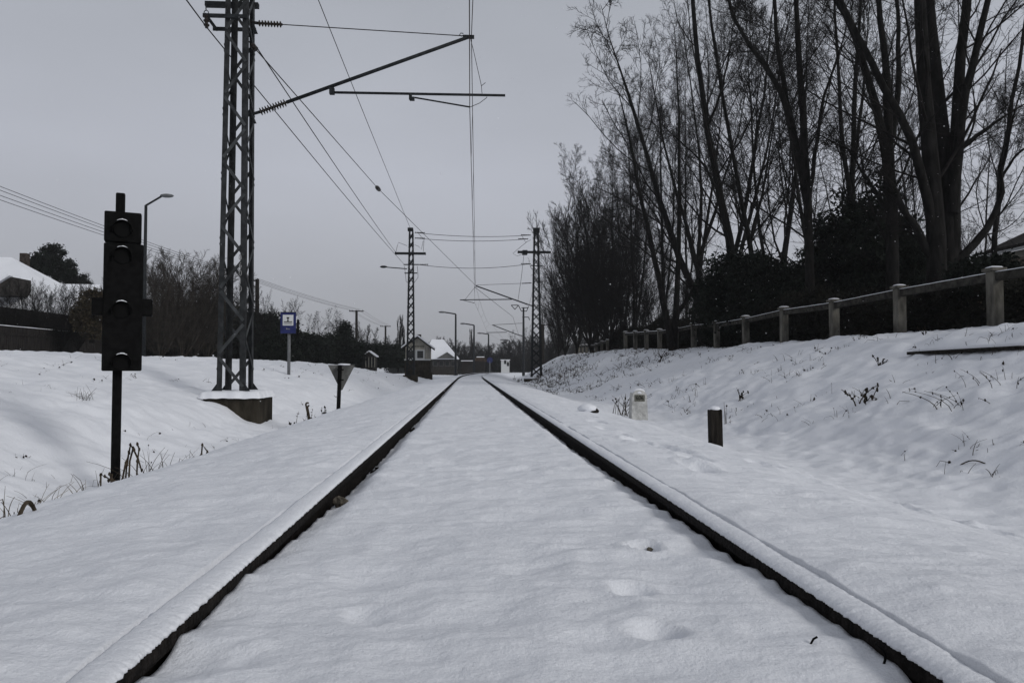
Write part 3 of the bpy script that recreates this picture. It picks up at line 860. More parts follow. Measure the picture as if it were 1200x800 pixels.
# ------------------------------------------------------------------ kilometre stone and post
KY = 15.0
p = W(747.5, 400, KY); g0 = gz(p[0], KY) - 0.02
t = thing('distance_stone', (p[0], KY, g0), 'white rounded distance stone with a dark number panel, at the foot of the right bank', 'marker stone')
zt = W(0, 458, KY)[2]; zb = g0 - 0.1
b = MB(); vs = []; fs = []
secs = []
H = zt - zb
for k_, (f, w, d) in enumerate(((0, 0.345, 0.28), (0.5, 0.325, 0.26), (0.84, 0.30, 0.25))):
    secs.append((zb + H * f, w, d))
outline = []
for z, w, d in secs: outline.append((z, w))
arc = [(secs[-1][0] + 0.12 * math.sin(a), 0.30 * math.cos(a)) for a in np.linspace(0.15, PI / 2 - 0.001, 6)]
ol = outline + arc
left = [(p[0] - w / 2, z) for z, w in ol]; right = [(p[0] + w / 2, z) for z, w in ol]
face = [(x, KY - 0.13, z) for x, z in right] + [(x, KY - 0.13, z) for x, z in left[::-1]]
b.prism(face, (0, 0.26, 0)); b.build('stone', M['stone'], t, bevel=0.01)
c = W(747.8, 466, KY)
pnl = MB().box((c[0], KY - 0.132, c[2]), (0.21, 0.008, 0.135)).build('number_panel', M['dkpanel'], t)
text_obj('606', 0.125, (c[0], KY - 0.139, c[2] + 0.002), (PI / 2, 0, 0), M['ink'], pnl, 'number', 0.004, 0.85)
MB().blob((p[0], KY, zt - 0.065), (0.145, 0.14, 0.095), 5, 16, 9, 0.12, True).build('snow_cap', M['snow'], t, True)

QY = 9.0
p = W(836.8, 400, QY); g0 = gz(p[0], QY)
t = thing('marker_post', (p[0], QY, g0), 'short black timber post with a snow cap, nearer and darker than the white stone', 'post')
zt = W(0, 482, QY)[2]
MB().bar((p[0] + 0.01, QY, g0 - 0.15), (p[0], QY, zt), 0.155, 0.13, side=(0, 1, 0)).build('post', M['wood'], t, bevel=0.018)
MB().blob((p[0], QY, zt - 0.005), (0.08, 0.068, 0.045), 9, 14, 8, 0.25, True).build('snow_cap', M['snow'], t, True)

# ------------------------------------------------------------------ concrete fence on the right bank
FX = 9.6
fen = thing('concrete_fence', (FX, 13, 1.28), 'long near run of concrete fence with square posts on top of the right bank', 'fence')


def fence_run(root, ylist, hscale=1.0, xs=None, w=0.20):
    tops = []
    for i, y in enumerate(ylist):
        x = xs[i] if xs else FX
        g = gz(x, y)
        h = 1.02 * hscale
        pst = MB().box((x, y, g + h / 2 - 0.15), (w, w, h + 0.3)).build('post', M['conc'], root, bevel=0.012)
        MB().box((x, y, g + h + 0.03), (w + 0.09, w + 0.09, 0.06)).build('post_cap', M['conc'], pst, bevel=0.01)
        MB().blob((x, y, g + h + 0.062), (w * 0.72, w * 0.72, 0.035), i, 12, 6, 0.25, True).build('snow', M['snow'], pst, True)
        tops.append((x, y, g + h))
    for i in range(len(tops) - 1):
        (xa, ya, za), (xb, yb, zb_) = tops[i], tops[i + 1]
        a = np.array([xa, ya + w / 2, za - 0.10]); c = np.array([xb, yb - w / 2, zb_ - 0.10])
        MB().bar(a, c, 0.12, 0.15).build('top_rail', M['concd'], root, bevel=0.01)
        P = [a + (c - a) * s + np.array([0, 0, 0.076 + 0.008 * mnoise.noise(Vector((s * 9, i, 0)))]) for s in np.linspace(0, 1, 14)]
        b = MB(); vs = []; fs = []
        for q in P:
            for dx, dz in ((-0.062, 0), (-0.048, 0.014), (0, 0.022), (0.048, 0.014), (0.062, 0)): vs.append((q[0] + dx, q[1], q[2] + dz))
        for k_ in range(13):
            for j in range(4): q = k_ * 5 + j; fs.append((q, q + 5, q + 6, q + 1))
        b.add(vs, fs); b.build('snow_strip', M['snow'], root, True)


fy = [7.0, 9.98] + [FX / W(px, 400, 1.0)[0] for px in (1167, 1055, 978, 919, 874, 840, 813, 792, 773, 757.5, 744.5, 733)]
fence_run(fen, fy)
fe2 = thing('concrete_fence', (10, 52, 1.6), 'short far run of low concrete fence half hidden by bushes beyond the gap', 'fence')
fence_run(fe2, [51.5, 54, 57, 60, 63, 66, 69, 72], 0.75, [FX + float(shift(y)) * 0.9 for y in (51.5, 54, 57, 60, 63, 66, 69, 72)], 0.17)

# ------------------------------------------------------------------ trees
def tubes_mesh(P, Rr, sides):
    """P (N,K,3), Rr (N,K) -> verts, faces"""
    N, K, _ = P.shape
    D = P[:, -1] - P[:, 0]; D /= (np.linalg.norm(D, axis=1, keepdims=True) + 1e-9)
    A_ = np.where(np.abs(D[:, 2:3]) < 0.9, np.array([[0, 0, 1.0]]), np.array([[1.0, 0, 0]]))
    E = np.cross(D, A_); E /= np.linalg.norm(E, axis=1, keepdims=True); G = np.cross(D, E)
    ang = np.arange(sides) * 2 * PI / sides
    ring = E[:, None, None, :] * np.cos(ang)[None, None, :, None] + G[:, None, None, :] * np.sin(ang)[None, None, :, None]
    Vt = P[:, :, None, :] + ring * Rr[:, :, None, None]
    idx = np.arange(N * K * sides).reshape(N, K, sides)
    a = idx[:, :-1]; c = idx[:, 1:]
    Fq = np.stack([a, np.roll(a, -1, 2), np.roll(c, -1, 2), c], -1).reshape(-1, 4)
    return Vt.reshape(-1, 3), Fq


def resample(pts, rad, K):
    pts = np.array(pts, float); rad = np.array(rad, float)
    L = np.concatenate([[0], np.cumsum(np.linalg.norm(np.diff(pts, axis=0), axis=1))])
    s = np.linspace(0, L[-1], K)
    out = np.stack([np.interp(s, L, pts[:, i]) for i in range(3)], 1)
    for _ in range(2): out[1:-1] = out[1:-1] * 0.5 + (out[:-2] + out[2:]) * 0.25
    return out, np.interp(s, L, rad)


def grow(rng, P, Rr, n, t0, ratio, ang, up, wob, K, rk, rmin, lmax=99, lmin=0.05, trop=0.1):
    N, Kp, _ = P.shape
    L = np.linalg.norm(np.diff(P, axis=1), axis=2).sum(1)
    t = t0 + (1 - t0) * (np.arange(n)[None, :] + rng.uniform(0, 1, (N, n))) / n
    t = np.clip(t, 0, 0.995)
    f = t * (Kp - 1); i = np.floor(f).astype(int); fr = (f - i)[..., None]
    I = np.arange(N)[:, None]
    p0 = P[I, i] * (1 - fr) + P[I, i + 1] * fr
    T = P[I, i + 1] - P[I, i]; T /= (np.linalg.norm(T, axis=2, keepdims=True) + 1e-9)
    r0 = Rr[I, i] * (1 - fr[..., 0]) + Rr[I, i + 1] * fr[..., 0]
    p0 = p0.reshape(-1, 3); T = T.reshape(-1, 3); r0 = r0.ravel()
    m = len(p0)
    S = rng.normal(size=(m, 3)); S = np.cross(T, S); S /= np.linalg.norm(S, axis=1, keepdims=True)
    a = R(ang) * rng.uniform(0.6, 1.3, m)[:, None]
    D = T * np.cos(a) + S * np.sin(a)
    D[:, 2] += up
    D /= np.linalg.norm(D, axis=1, keepdims=True)
    ln = np.clip(np.repeat(L, n) * ratio * (1.15 - 0.75 * t.ravel()) * rng.uniform(0.55, 1.25, m), lmin, lmax)
    pts = [p0]; cur = p0
    for k in range(1, K):
        D = D + rng.normal(size=(m, 3)) * wob; D[:, 2] += trop
        D /= np.linalg.norm(D, axis=1, keepdims=True)
        cur = cur + D * (ln / (K - 1))[:, None]; pts.append(cur)
    Pn = np.stack(pts, 1)
    rs = np.maximum(np.minimum(r0 * rk, 0.02 * ln + 0.012), rmin)
    Rn = rs[:, None] * np.linspace(1, 0.35, K)[None, :]
    Rn = np.maximum(Rn, rmin * 0.6)
    return Pn, Rn


def tree_meshes(seed, stems, levels, base, sides0=9, mt=None, mk=None):
    rng = np.random.default_rng(seed)
    V_ = []; F_ = []; o = 0; allP = []; allR = []
    for pts, rad in stems:
        P, Rr = resample(pts, rad, 12)
        P[1:-1] += rng.normal(size=(10, 3)) * 0.02 * np.array([1, 1, 0.3])
        allP.append(P); allR.append(Rr)
    P = np.array(allP) - base; Rr = np.array(allR)
    v, f = tubes_mesh(P, Rr, sides0)
    trunk = mesh_np('trunk', v, f, mt or M['bark'], True)
    for li, lv in enumerate(levels):
        P, Rr = grow(rng, P, Rr, **lv)
        sd = 5 if li == 0 else 3
        v, f = tubes_mesh(P, Rr, sd)
        V_.append(v); F_.append(f + o); o += len(v)
    crown = mesh_np('crown', np.concatenate(V_), np.concatenate(F_), mk or M['twig'], False)
    return trunk, crown


def put_tree(name, base, tm, label, group, cat='tree', scale=1.0, rz=0.0, lean=None):
    t = thing(name, base, label, cat, group)
    link('trunk', tm[0], t); link('crown', tm[1], t)
    t.scale = (scale, scale, scale) if not hasattr(scale, '__len__') else scale
    t.rotation_euler = (0, 0, rz)
    return t


gR = 'bare trees behind the concrete fence'
LV = [dict(n=15, t0=0.20, ratio=0.44, ang=42, up=0.06, wob=0.10, K=7, rk=0.30, rmin=0.010, trop=0.065, lmin=0.8, lmax=5.0),
      dict(n=9, t0=0.12, ratio=0.44, ang=44, up=0.02, wob=0.12, K=5, rk=0.42, rmin=0.0065, trop=0.04, lmin=0.35, lmax=2.2),
      dict(n=7, t0=0.12, ratio=0.44, ang=46, up=0.02, wob=0.14, K=4, rk=0.55, rmin=0.0045, trop=0.035, lmin=0.2, lmax=1.0),
      dict(n=4, t0=0.2, ratio=0.5, ang=46, up=0.03, wob=0.15, K=3, rk=0.7, rmin=0.0036, trop=0.04, lmin=0.08, lmax=0.4)]
guided = [
    (18, [([(1100, 400), (1098, 300), (1092, 200), (1084, 110), (1076, 0), (1070, -120), (1060, -250)], 26, 7),
          ([(1112, 400), (1112, 300), (1110, 200), (1102, 110), (1086, 0), (1074, -120), (1055, -260)], 26, 7),
          ([(1106, 400), (1116, 300), (1119, 200), (1121, 110), (1132, 0), (1142, -90), (1155, -200)], 20, 6),
          ([(1116, 250), (1122, 170), (1130, 110), (1148, 40), (1168, -40), (1190, -130)], 14, 4),
          ([(1096, 300), (1086, 220), (1076, 185), (1050, 118), (1017, 71), (988, 12), (965, -60)], 13, 5),
          ([(1100, 320), (1085, 287), (1064, 257), (1048, 222), (1030, 200)], 11, 5),
          ([(1108, 318), (1128, 298), (1150, 282), (1165, 258), (1175, 225), (1172, 195), (1185, 140), (1203, 90)], 13, 4),
          ([(1116, 182), (1150, 156), (1180, 134), (1225, 108)], 7, 2)],
     'huge many stemmed tree nearest the camera, its thick trunk right of the dark conifers'),
    (21, [([(1045, 410), (1045, 300), (1044, 220), (1042, 150), (1040, 90), (1033, 30), (1024, -60)], 17, 5),
          ([(1044, 235), (1035, 155), (1015, 90), (1005, 40), (976, 0), (950, -60)], 12, 4),
          ([(1046, 160), (1054, 100), (1054, 50), (1050, 0), (1046, -70)], 8, 3),
          ([(1042, 250), (1020, 215), (1003, 190), (985, 160)], 6, 3)],
     'dark forked trunk rising out of the tall conifer, just left of the huge tree'),
    (23, [([(950, 410), (950, 310), (946, 230), (941, 156), (938, 76), (931, 30), (931, 0), (928, -90)], 12, 4),
          ([(946, 240), (930, 156), (922, 112), (916, 76), (909, 44), (908, 0), (905, -80)], 9, 3),
          ([(928, 150), (920, 112), (900, 82), (886, 62), (870, 44), (851, 0), (838, -60)], 8, 3),
          ([(945, 250), (957, 180), (964, 110), (985, 60), (1000, 0)], 6, 2)],
     'tree with two parallel trunks and a long limb slanting up to the left'),
    (27, [([(1001, 410), (999, 300), (999, 230), (998, 156), (1003, 90), (1006, 50), (1010, -20)], 9, 3),
          ([(998, 240), (985, 170), (986, 112), (981, 76), (979, 0), (975, -70)], 6, 2)],
     'slender pair of stems between the two parallel trunks and the tall conifer'),
    (30, [([(870, 410), (862, 340), (857, 297), (850, 250), (840, 210), (832, 170), (824, 124), (817, 69), (810, 0), (806, -60)], 12, 4),
          ([(846, 235), (830, 200), (815, 180), (790, 160), (770, 140)], 4, 2),
          ([(828, 150), (845, 110), (855, 60), (862, 10)], 4, 2)],
     'knobbly dark trunk leaning left, rising from the low rounded conifer'),
    (31, [([(894, 410), (884, 297), (875, 265), (862, 212), (854, 151), (843, 82), (832, 22), (825, -50)], 7, 2.5),
          ([(880, 280), (895, 220), (905, 160), (915, 90)], 4, 1.5)],
     'thin leaning stem just right of the knobbly trunk'),
    (33, [([(788, 400), (782, 370), (772, 330), (764, 285), (755, 250), (745, 207), (738, 160), (730, 125), (724, 105)], 9, 3),
          ([(790, 400), (792, 355), (797, 295), (796, 250), (795, 200), (797, 154), (795, 90), (790, 30)], 8, 2.5),
          ([(789, 385), (792, 368), (805, 352), (815, 335), (821, 318)], 7, 5)],
     'tree forking low into a V, behind the far half of the fence'),
    (35, [([(833, 400), (830, 372), (822, 340), (817, 307), (810, 275), (798, 245), (785, 205), (776, 160), (766, 110), (760, 70)], 8, 2.5),
          ([(818, 305), (821, 270), (821, 237), (822, 200), (815, 140), (806, 80), (800, 20)], 5, 2),
          ([(820, 300), (835, 255), (842, 240), (850, 200), (868, 150), (875, 100)], 5, 2)],
     'tree with a fan of three stems between the V forked tree and the knobbly trunk'),
    (24, [([(1165, 400), (1166, 300), (1167, 217), (1178, 165), (1186, 120), (1195, 69), (1203, 20), (1210, -40)], 7, 3),
          ([(1169, 215), (1190, 180), (1215, 165), (1240, 150)], 4, 2)],
     'thin sparse tree at the right edge, beside the house eaves'),
]
for gi, (d, stems, lab) in enumerate(guided):
    base = W(stems[0][0][0][0], 400, d); base[2] = gz(base[0], d) - 0.1
    SS = []
    rg = random.Random(gi)
    for si, (pp, w0, w1) in enumerate(stems):
        drift = 0 if si == 0 else rg.uniform(-1.3, 1.3)
        n = len(pp); pts = []
        for k_, (x, y) in enumerate(pp):
            pts.append(W(x, y, d + drift * k_ / max(1, n - 1)))
        if si == 0 or pp[0][1] >= 395: pts[0][2] = min(pts[0][2], base[2])
        if pp[-1][1] > -5 and (w1 < 5): w1 = 0.7
        rad = [(w0 + (w1 - w0) * (k_ / (n - 1))) / F * d / 2 for k_ in range(n)]
        SS.append((pts, rad))
    big = gi in (0,)
    lv = [dict(x) for x in LV]
    if gi in (0, 1, 2): lv[0]['n'] = 10; lv[0]['ang'] = 50; lv[0]['rk'] = 0.24; lv[0]['ratio'] = 0.40
    if gi == 0: lv[0]['n'] = 9; lv[0]['lmax'] = 4.0
    if gi in (6, 7): lv[0]['lmax'] = 1.5 if gi == 6 else 2.0
    if gi == 8: lv[0]['n'] = 9; lv[1]['n'] = 6; lv[0]['up'] = 0.05
    tm = tree_meshes(100 + gi, SS, lv, base)
    tr = put_tree('bare_tree', base, tm, lab, gR)
    if gi == 5:
        MB().tube([W(868, 292, 30.6), W(874, 315, 30.5), W(881, 343, 30.4)], [0.035, 0.05, 0.07], 7).build('pale_branch', M['greyback'], tr, True)
        for qx, qy, sx_, sz_ in ((884, 346, 0.26, 0.13), (890, 349, 0.16, 0.12), (879, 349, 0.13, 0.09)):
            MB().blob(W(qx, qy, 30.3), (sx_, 0.15, sz_), qx, 12, 7, 0.5).build('snow_patch', M['snow'], tr, True)


# generic bare trees, built once at the origin
def generic(seed, h, nst, spread, r0, levels, mt=None, mk=None, low=0.1):
    rg = random.Random(seed); SS = []
    for i in range(nst):
        a = rg.uniform(0, 2 * PI); s = spread * rg.uniform(0.3, 1.0) if nst > 1 else spread * 0.3
        z0 = 0 if i == 0 else h * low * rg.uniform(0.2, 1)
        pts = []
        for k_ in range(7):
            t_ = k_ / 6
            pts.append((math.cos(a) * s * t_ ** 0.8 + rg.uniform(-.05, .05) * h * .12, math.sin(a) * s * t_ ** 0.8 + rg.uniform(-.05, .05) * h * .12, z0 + (h * rg.uniform(0.8, 0.95) - z0) * t_))
        rr = r0 * (1 if i == 0 else rg.uniform(0.4, 0.8))
        SS.append((pts, [rr * (1 - 0.95 * k_ / 6) for k_ in range(7)]))
    return tree_meshes(seed, SS, levels, np.zeros(3), 6, mt, mk)


LG = [dict(n=22, t0=0.16, ratio=0.36, ang=38, up=0.05, wob=0.10, K=6, rk=0.34, rmin=0.011, trop=0.055, lmin=0.7, lmax=3.6),
      dict(n=9, t0=0.12, ratio=0.44, ang=42, up=0.02, wob=0.12, K=4, rk=0.5, rmin=0.0075, trop=0.035, lmin=0.3),
      dict(n=6, t0=0.15, ratio=0.46, ang=44, up=0.03, wob=0.14, K=3, rk=0.6, rmin=0.0055, trop=0.03, lmin=0.15),
      dict(n=4, t0=0.2, ratio=0.5, ang=46, up=0.03, wob=0.15, K=3, rk=0.7, rmin=0.0042, trop=0.04, lmin=0.1)]
G1 = generic(1, 12, 2, 2.2, 0.13, LG)
G2 = generic(2, 12, 3, 3.4, 0.12, LG)
G3 = generic(3, 12, 2, 2.6, 0.13, LG)
LB = [dict(n=16, t0=0.05, ratio=0.40, ang=34, up=0.14, wob=0.09, K=5, rk=0.5, rmin=0.011, trop=0.05, lmin=0.5),
      dict(n=9, t0=0.1, ratio=0.44, ang=38, up=0.10, wob=0.12, K=3, rk=0.6, rmin=0.0075, trop=0.04, lmin=0.25),
      dict(n=7, t0=0.15, ratio=0.44, ang=40, up=0.08, wob=0.12, K=3, rk=0.6, rmin=0.006, trop=0.04, lmin=0.12)]
B1 = generic(11, 7, 11, 3.0, 0.07, LB, None, M['twig'], 0.05)
B2 = generic(12, 7, 14, 3.6, 0.06, LB, M['twigb'], M['twigb'], 0.05)
LP = [dict(n=46, t0=0.04, ratio=0.20, ang=17, up=0.9, wob=0.05, K=4, rk=0.5, rmin=0.03, trop=0.22, lmin=0.9),
      dict(n=9, t0=0.05, ratio=0.40, ang=24, up=0.5, wob=0.07, K=3, rk=0.7, rmin=0.022, trop=0.15, lmin=0.4)]
PO = generic(21, 12, 5, 1.1, 0.17, LP)
# far trees: coarse twigs, fewer of them
LF = [dict(n=14, t0=0.15, ratio=0.34, ang=40, up=0.25, wob=0.10, K=4, rk=0.5, rmin=0.035, trop=0.06, lmin=0.8),
      dict(n=7, t0=0.12, ratio=0.45, ang=42, up=0.12, wob=0.12, K=3, rk=0.6, rmin=0.022, trop=0.05, lmin=0.4),
      dict(n=5, t0=0.12, ratio=0.45, ang=42, up=0.12, wob=0.12, K=3, rk=0.6, rmin=0.018, trop=0.05, lmin=0.3)]
FA = generic(31, 10, 5, 3.0, 0.16, LF)
FB = generic(32, 10, 7, 3.8, 0.14, LF, None, None, 0.05)


def place(px, top, d, tm, h0, label, group, name='bare_tree', wide=1.0, rz=None, cat='tree', zb=None):
    p = W(px, 400, d); g = gz(p[0], d) - 0.1 if zb is None else zb
    ht = W(px, top, d)[2] - g
    s = ht / h0 / 1.03
    return put_tree(name, (p[0], d, g), tm, label, group, cat, (s * wide, s * wide, s), random.Random(int(px * 7 + d)).uniform(0, 6.28) if rz is None else rz)


for px, top, d, tm, w, lab in (
        (778, 50, 41, G1, 0.7, 'tall bare tree left of the V forked tree, its crown cut against the sky'),
        (745, 92, 48, G2, 0.6, 'bare tree whose outer twigs mark the left edge of the high crowns'),
        (806, 0, 46, G1, 0.7, 'tall tree behind the V forked tree reaching the top edge'),
        (842, -60, 40, G2, 1.1, 'tall fine twigged tree behind the fan of three stems'),
        (905, -80, 36, G1, 1.0, 'tall fine twigged tree behind the two parallel trunks'),
        (968, -60, 33, G3, 1.1, 'tall fine twigged tree behind the slender pair of stems'),
        (1085, 30, 40, G1, 0.7, 'tall fine twigged tree showing behind the huge many stemmed tree'),
        (1150, 95, 37, G3, 0.9, 'smaller bare tree behind the curved right limb of the huge tree'),
        (716, 138, 56, G2, 0.72, 'medium bare tree at the left end of the row, above the bushes'),
        (728, 128, 52, G3, 0.7, 'fine twigged tree between the medium bare tree and the left edge of the high crowns'),
        (696, 176, 62, G1, 0.8, 'lower bare tree next to the leftmost bushes')):
    place(px, top, d, tm, 12, lab, gR, wide=w)
for px, top, d, w, lab in ((703, 222, 61, 0.75, 'tallest dense bush tree at the left end of the row'), (676, 222, 66, 0.72, 'dense twiggy bush tree second from the left end of the bank'), (662, 300, 72, 0.85, 'lowest leftmost dense bush at the end of the bank'),
                           (692, 225, 60, 0.9, 'dense tall bush behind the far concrete fence'), (715, 250, 54, 0.9, 'dense bush where the concrete fence has its gap'),
                           (740, 275, 49, 0.9, 'dense bush behind the far end of the near fence'), (765, 300, 45, 0.9, 'dense bush left of the V forked tree'), (812, 320, 43, 0.9, 'dense bush seen through the V forked tree'), (655, 330, 80, 0.8, 'far small bush below the left end of the trees')):
    place(px, top, d, B1, 7, lab, 'dense bushes along the right bank', 'bush', w, cat='bush')


# evergreen crowns made of many small leaf sprays
def leaf_cloud(seed, shape, n, size, m, clumps=60, cr_=0.35):
    """shape(rng, k) -> k points inside the crown; sprays gather in clumps"""
    rng = np.random.default_rng(seed)
    cc = shape(rng, clumps)
    k = n // clumps
    pts = (cc[:, None, :] + rng.normal(size=(clumps, k, 3)) * cr_ * np.array([1, 1, 0.7])).reshape(-1, 3)
    N = len(pts)
    a = rng.normal(size=(N, 3)); a /= np.linalg.norm(a, axis=1, keepdims=True)
    c = np.cross(a, rng.normal(size=(N, 3))); c /= np.linalg.norm(c, axis=1, keepdims=True)
    s = size * rng.uniform(0.5, 1.3, N)[:, None]
    Vt = np.stack([pts - a * s, pts + c * s * 0.45, pts + a * s, pts - c * s * 0.45], 1).reshape(-1, 3)
    Vt[:, 2] = np.maximum(Vt[:, 2], 0.0)
    Fq = np.arange(N * 4).reshape(-1, 4)
    return mesh_np('crown', Vt, Fq, m)


def cone_shape(h, r, z0=0.0):
    def f(rng, k):
        t = 1 - np.sqrt(rng.uniform(0, 1, k)); a = rng.uniform(0, 2 * PI, k)
        rad = r * (1 - t) ** 0.8 * np.sqrt(rng.uniform(0.35, 1, k))
        return np.stack([rad * np.cos(a), rad * np.sin(a), z0 + t * (h - z0)], 1)
    return f


def round_shape(rx, ry, rz, z0):
    def f(rng, k):
        v = rng.normal(size=(k, 3)); v /= np.linalg.norm(v, axis=1, keepdims=True)
        v *= rng.uniform(0.5, 1, k)[:, None] ** 0.5
        return v * np.array([rx, ry, rz]) + np.array([0, 0, z0])
    return f


def box_shape(lx, ly, lz, z0=0.0):
    def f(rng, k):
        return np.stack([rng.uniform(-lx, lx, k) / 1, rng.uniform(-ly, ly, k), z0 + rng.uniform(0.05, 1, k) * lz], 1)
    return f


stub = MB().tube([(0, 0, -0.2), (0, 0, 2.5)], [0.14, 0.08], 8)
stub_me = bpy.data.meshes.new('trunk'); stub_me.from_pydata(stub.v, [], stub.f); stub_me.materials.append(M['bark'])
K1 = leaf_cloud(41, cone_shape(5.8, 2.0), 30000, 0.09, M['leaf'], 260, 0.22)
K2 = leaf_cloud(42, round_shape(1.5, 1.5, 1.7, 1.5), 18000, 0.08, M['leaf'], 120, 0.26)
for px, top, d, w, km, h0, lab in ((1030, 186, 25, 1.05, K1, 6.0, 'tall black conifer filling the space left of the huge tree'), (985, 212, 27.5, 1.0, K1, 6.0, 'dark conifer behind the slender pair of stems'),
                                   (940, 285, 25.5, 1.25, K1, 6.0, 'lower dark conifer at the foot of the two parallel trunks'), (872, 296, 29, 1.0, K2, 3.3, 'low rounded conifer under the knobbly leaning trunk'), (905, 300, 27, 1.0, K2, 3.3, 'low rounded conifer between the knobbly trunk and the parallel trunks'),
                                   (1072, 262, 22, 0.75, K1, 6.0, 'dark conifer pressed against the left side of the huge trunk')):
    p = W(px, 400, d); g = gz(p[0], d) - 0.05; s = (W(px, top, d)[2] - g) / h0
    put_tree('conifer', (p[0], d, g), (stub_me, km), lab, 'dark conifers behind the concrete fence', 'conifer', (s * w, s * w, s), px * 0.7)
# hedge behind the fence
HG_ = leaf_cloud(43, box_shape(0.45, 1.6, 1.15), 16000, 0.055, M['hedge'], 160, 0.17)
HG2 = leaf_cloud(44, box_shape(0.45, 1.6, 1.15), 9000, 0.06, M['hedge'], 120, 0.15)
hl = ['right edge, seen through the nearest fence bay', 'bay left of the nearest fence post', 'bay under the huge tree', 'bay below the tall conifer', 'bay below the parallel trunks', 'bay right of the knobbly trunk',
      'bay below the knobbly trunk', 'bay below the fan of three stems', 'bay below the V forked tree', 'bay left of the V forked tree', 'small bay near the far end', 'last bay before the gap', 'gap in the fence', 'far run of fence, near part', 'far run of fence, far part']
for i in range(15):
    y = 12.0 + i * 2.9 + (i > 11) * (i - 11) * 2.0
    x = FX + 1.25 + float(shift(y)) + (0.25 if i % 2 else 0)
    o = link('hedge', HG2 if i < 2 else HG_)
    o.location = (x, y, gz(x, y) - 0.03); o.scale = (1, 1, (0.75, 0.8, 0.95, 1.1, 1.2)[min(i, 4)] * (1 + 0.15 * math.sin(i * 2.1))); o.rotation_euler = (0, 0, PI * (i % 2))
    tag(o, 'dark leafy hedge behind the concrete fence, ' + hl[i], 'hedge', 'hedge plants behind the concrete fence')
# laurel like shrub near the right edge
p = W(1158, 400, 15.5)
t = thing('evergreen_shrub', (p[0], 15.5, gz(p[0], 15.5)), 'rounded leafy evergreen shrub above the fence near the right edge, below the house eaves', 'shrub')
sh = leaf_cloud(45, round_shape(0.75, 0.6, 0.45, W(1158, 322, 15.5)[2] - gz(p[0], 15.5)), 3600, 0.065, M['leaf'], 60, 0.12)
link('foliage', sh, t)
MB().tube([(p[0], 15.5, gz(p[0], 15.5) - .1), (p[0], 15.5, W(0, 325, 15.5)[2])], [0.05, 0.03], 6).build('stem', M['bark'], t)

# house behind the trees at the right edge, and the brick wall
t = thing('house', (23, 24.6, 1.5), 'beige house with white fascia under dark eaves, cut by the right edge', 'house')
X0 = 20.0; ze = CAMZ + 4.32
MB().box((X0 + 3.3, 24.6, (ze + 1.0) / 2), (6.2, 5.4, ze - 1.0)).build('wall', M['render'], t)
MB().prism([(X0, 21.7, ze), (X0 + 3.3, 21.7, ze + 1.5), (X0 + 6.6, 21.7, ze), (X0 + 6.6, 21.7, ze + .2), (X0 + 3.3, 21.7, ze + 1.7), (X0, 21.7, ze + .2)], (0, 5.8, 0)).build('roof', M['roofdk'], t)
MB().box((X0 - 0.03, 24.6, ze + 0.02), (0.05, 5.8, 0.10)).build('fascia', M['white'], t)
MB().box((X0 + 0.17, 24.2, ze - 1.6), (0.06, 1.1, 1.2)).build('window', M['glassw'], t)
a = W(1131, 311, 21); c = W(1180, 300, 21); g = gz(a[0], 21)
t = thing('brick_wall', (a[0], 21, g), 'dark brick wall rising behind the fence right of the huge trunk', 'wall')
b = MB(); rows = int((c[2] - g) / 0.085); rg = random.Random(3)
L_ = 3.4
for r_ in range(rows):
    zz = g + r_ * 0.085 + 0.04; off_ = (r_ % 2) * 0.13
    if zz > a[2] + 0.0 and r_ % 2 == 9: continue
    xx = a[0] + off_
    while xx < a[0] + L_:
        if zz < a[2] + (xx - a[0]) * 0.18: b.box((xx + 0.125, 21 + rg.uniform(-.012, .012), zz), (0.24, 0.12, 0.073))
        xx += 0.26
b.build('brickwork', M['brick'], t)
MB().prism([(a[0] + .02, 21.0, g - .1), (a[0] + L_ - .02, 21.0, g - .1), (a[0] + L_ - .02, 21.0, a[2] + L_ * 0.18 - .04), (a[0] + .02, 21.0, a[2] - 0.04)], (0, 0.045, 0)).build('mortar', M['board2'], t)

# ------------------------------------------------------------------ left side
# board fences
def board_fence(root, x, y0, y1, zb, zt0, zt1, bw, m, snow=True, seed=0):
    rg = random.Random(seed); b = MB(); y = y0
    while y < y1:
        s = (y - y0) / (y1 - y0); z = zt0 + (zt1 - zt0) * s
        g_ = zb
        b.box((x + rg.uniform(-.008, .008), y + bw / 2, (g_ + z) / 2 + rg.uniform(-.01, .01)), (0.025, bw * 0.95, z - g_)); y += bw
    b.build('boards', m, root)
    b = MB()
    for z_ in (0.35,): b.bar((x + 0.03, y0, zt0 - z_), (x + 0.03, y1, zt1 - z_), 0.05, 0.09)
    b.build('rail', m, root)
    if snow:
        b = MB(); n = 160; vs = []; fs = []
        for i in range(n + 1):
            s = i / n; yy = y0 + (y1 - y0) * s; zz = zt0 + (zt1 - zt0) * s + 0.012
            hgt = max(0.004, 0.03 + 0.05 * mnoise.noise(Vector((s * 40, 3, 0))))
            for dx, dz in ((-0.035, 0), (0, hgt), (0.035, 0)): vs.append((x + dx, yy, zz + dz))
        for i in range(n):
            for j in range(2): q = i * 3 + j; fs.append((q, q + 3, q + 4, q + 1))
        b.add(vs, fs); b.build('snow', M['snow'], root, True)


t = thing('board_fence', (-21, 50, 1.2), 'low dark board fence with a thin snow line on top, along the left bank', 'fence')
board_fence(t, -21, 24, 84, 0.7, 2.44, 2.45, 0.15, M['board'])
t = thing('board_fence', (-23.2, 40, 1.2), 'taller dark board fence behind the low one, below the snowy house roof', 'fence')
board_fence(t, -23.2, 26, 47, 1.0, 3.55, 3.62, 0.17, M['board2'], False, 2)

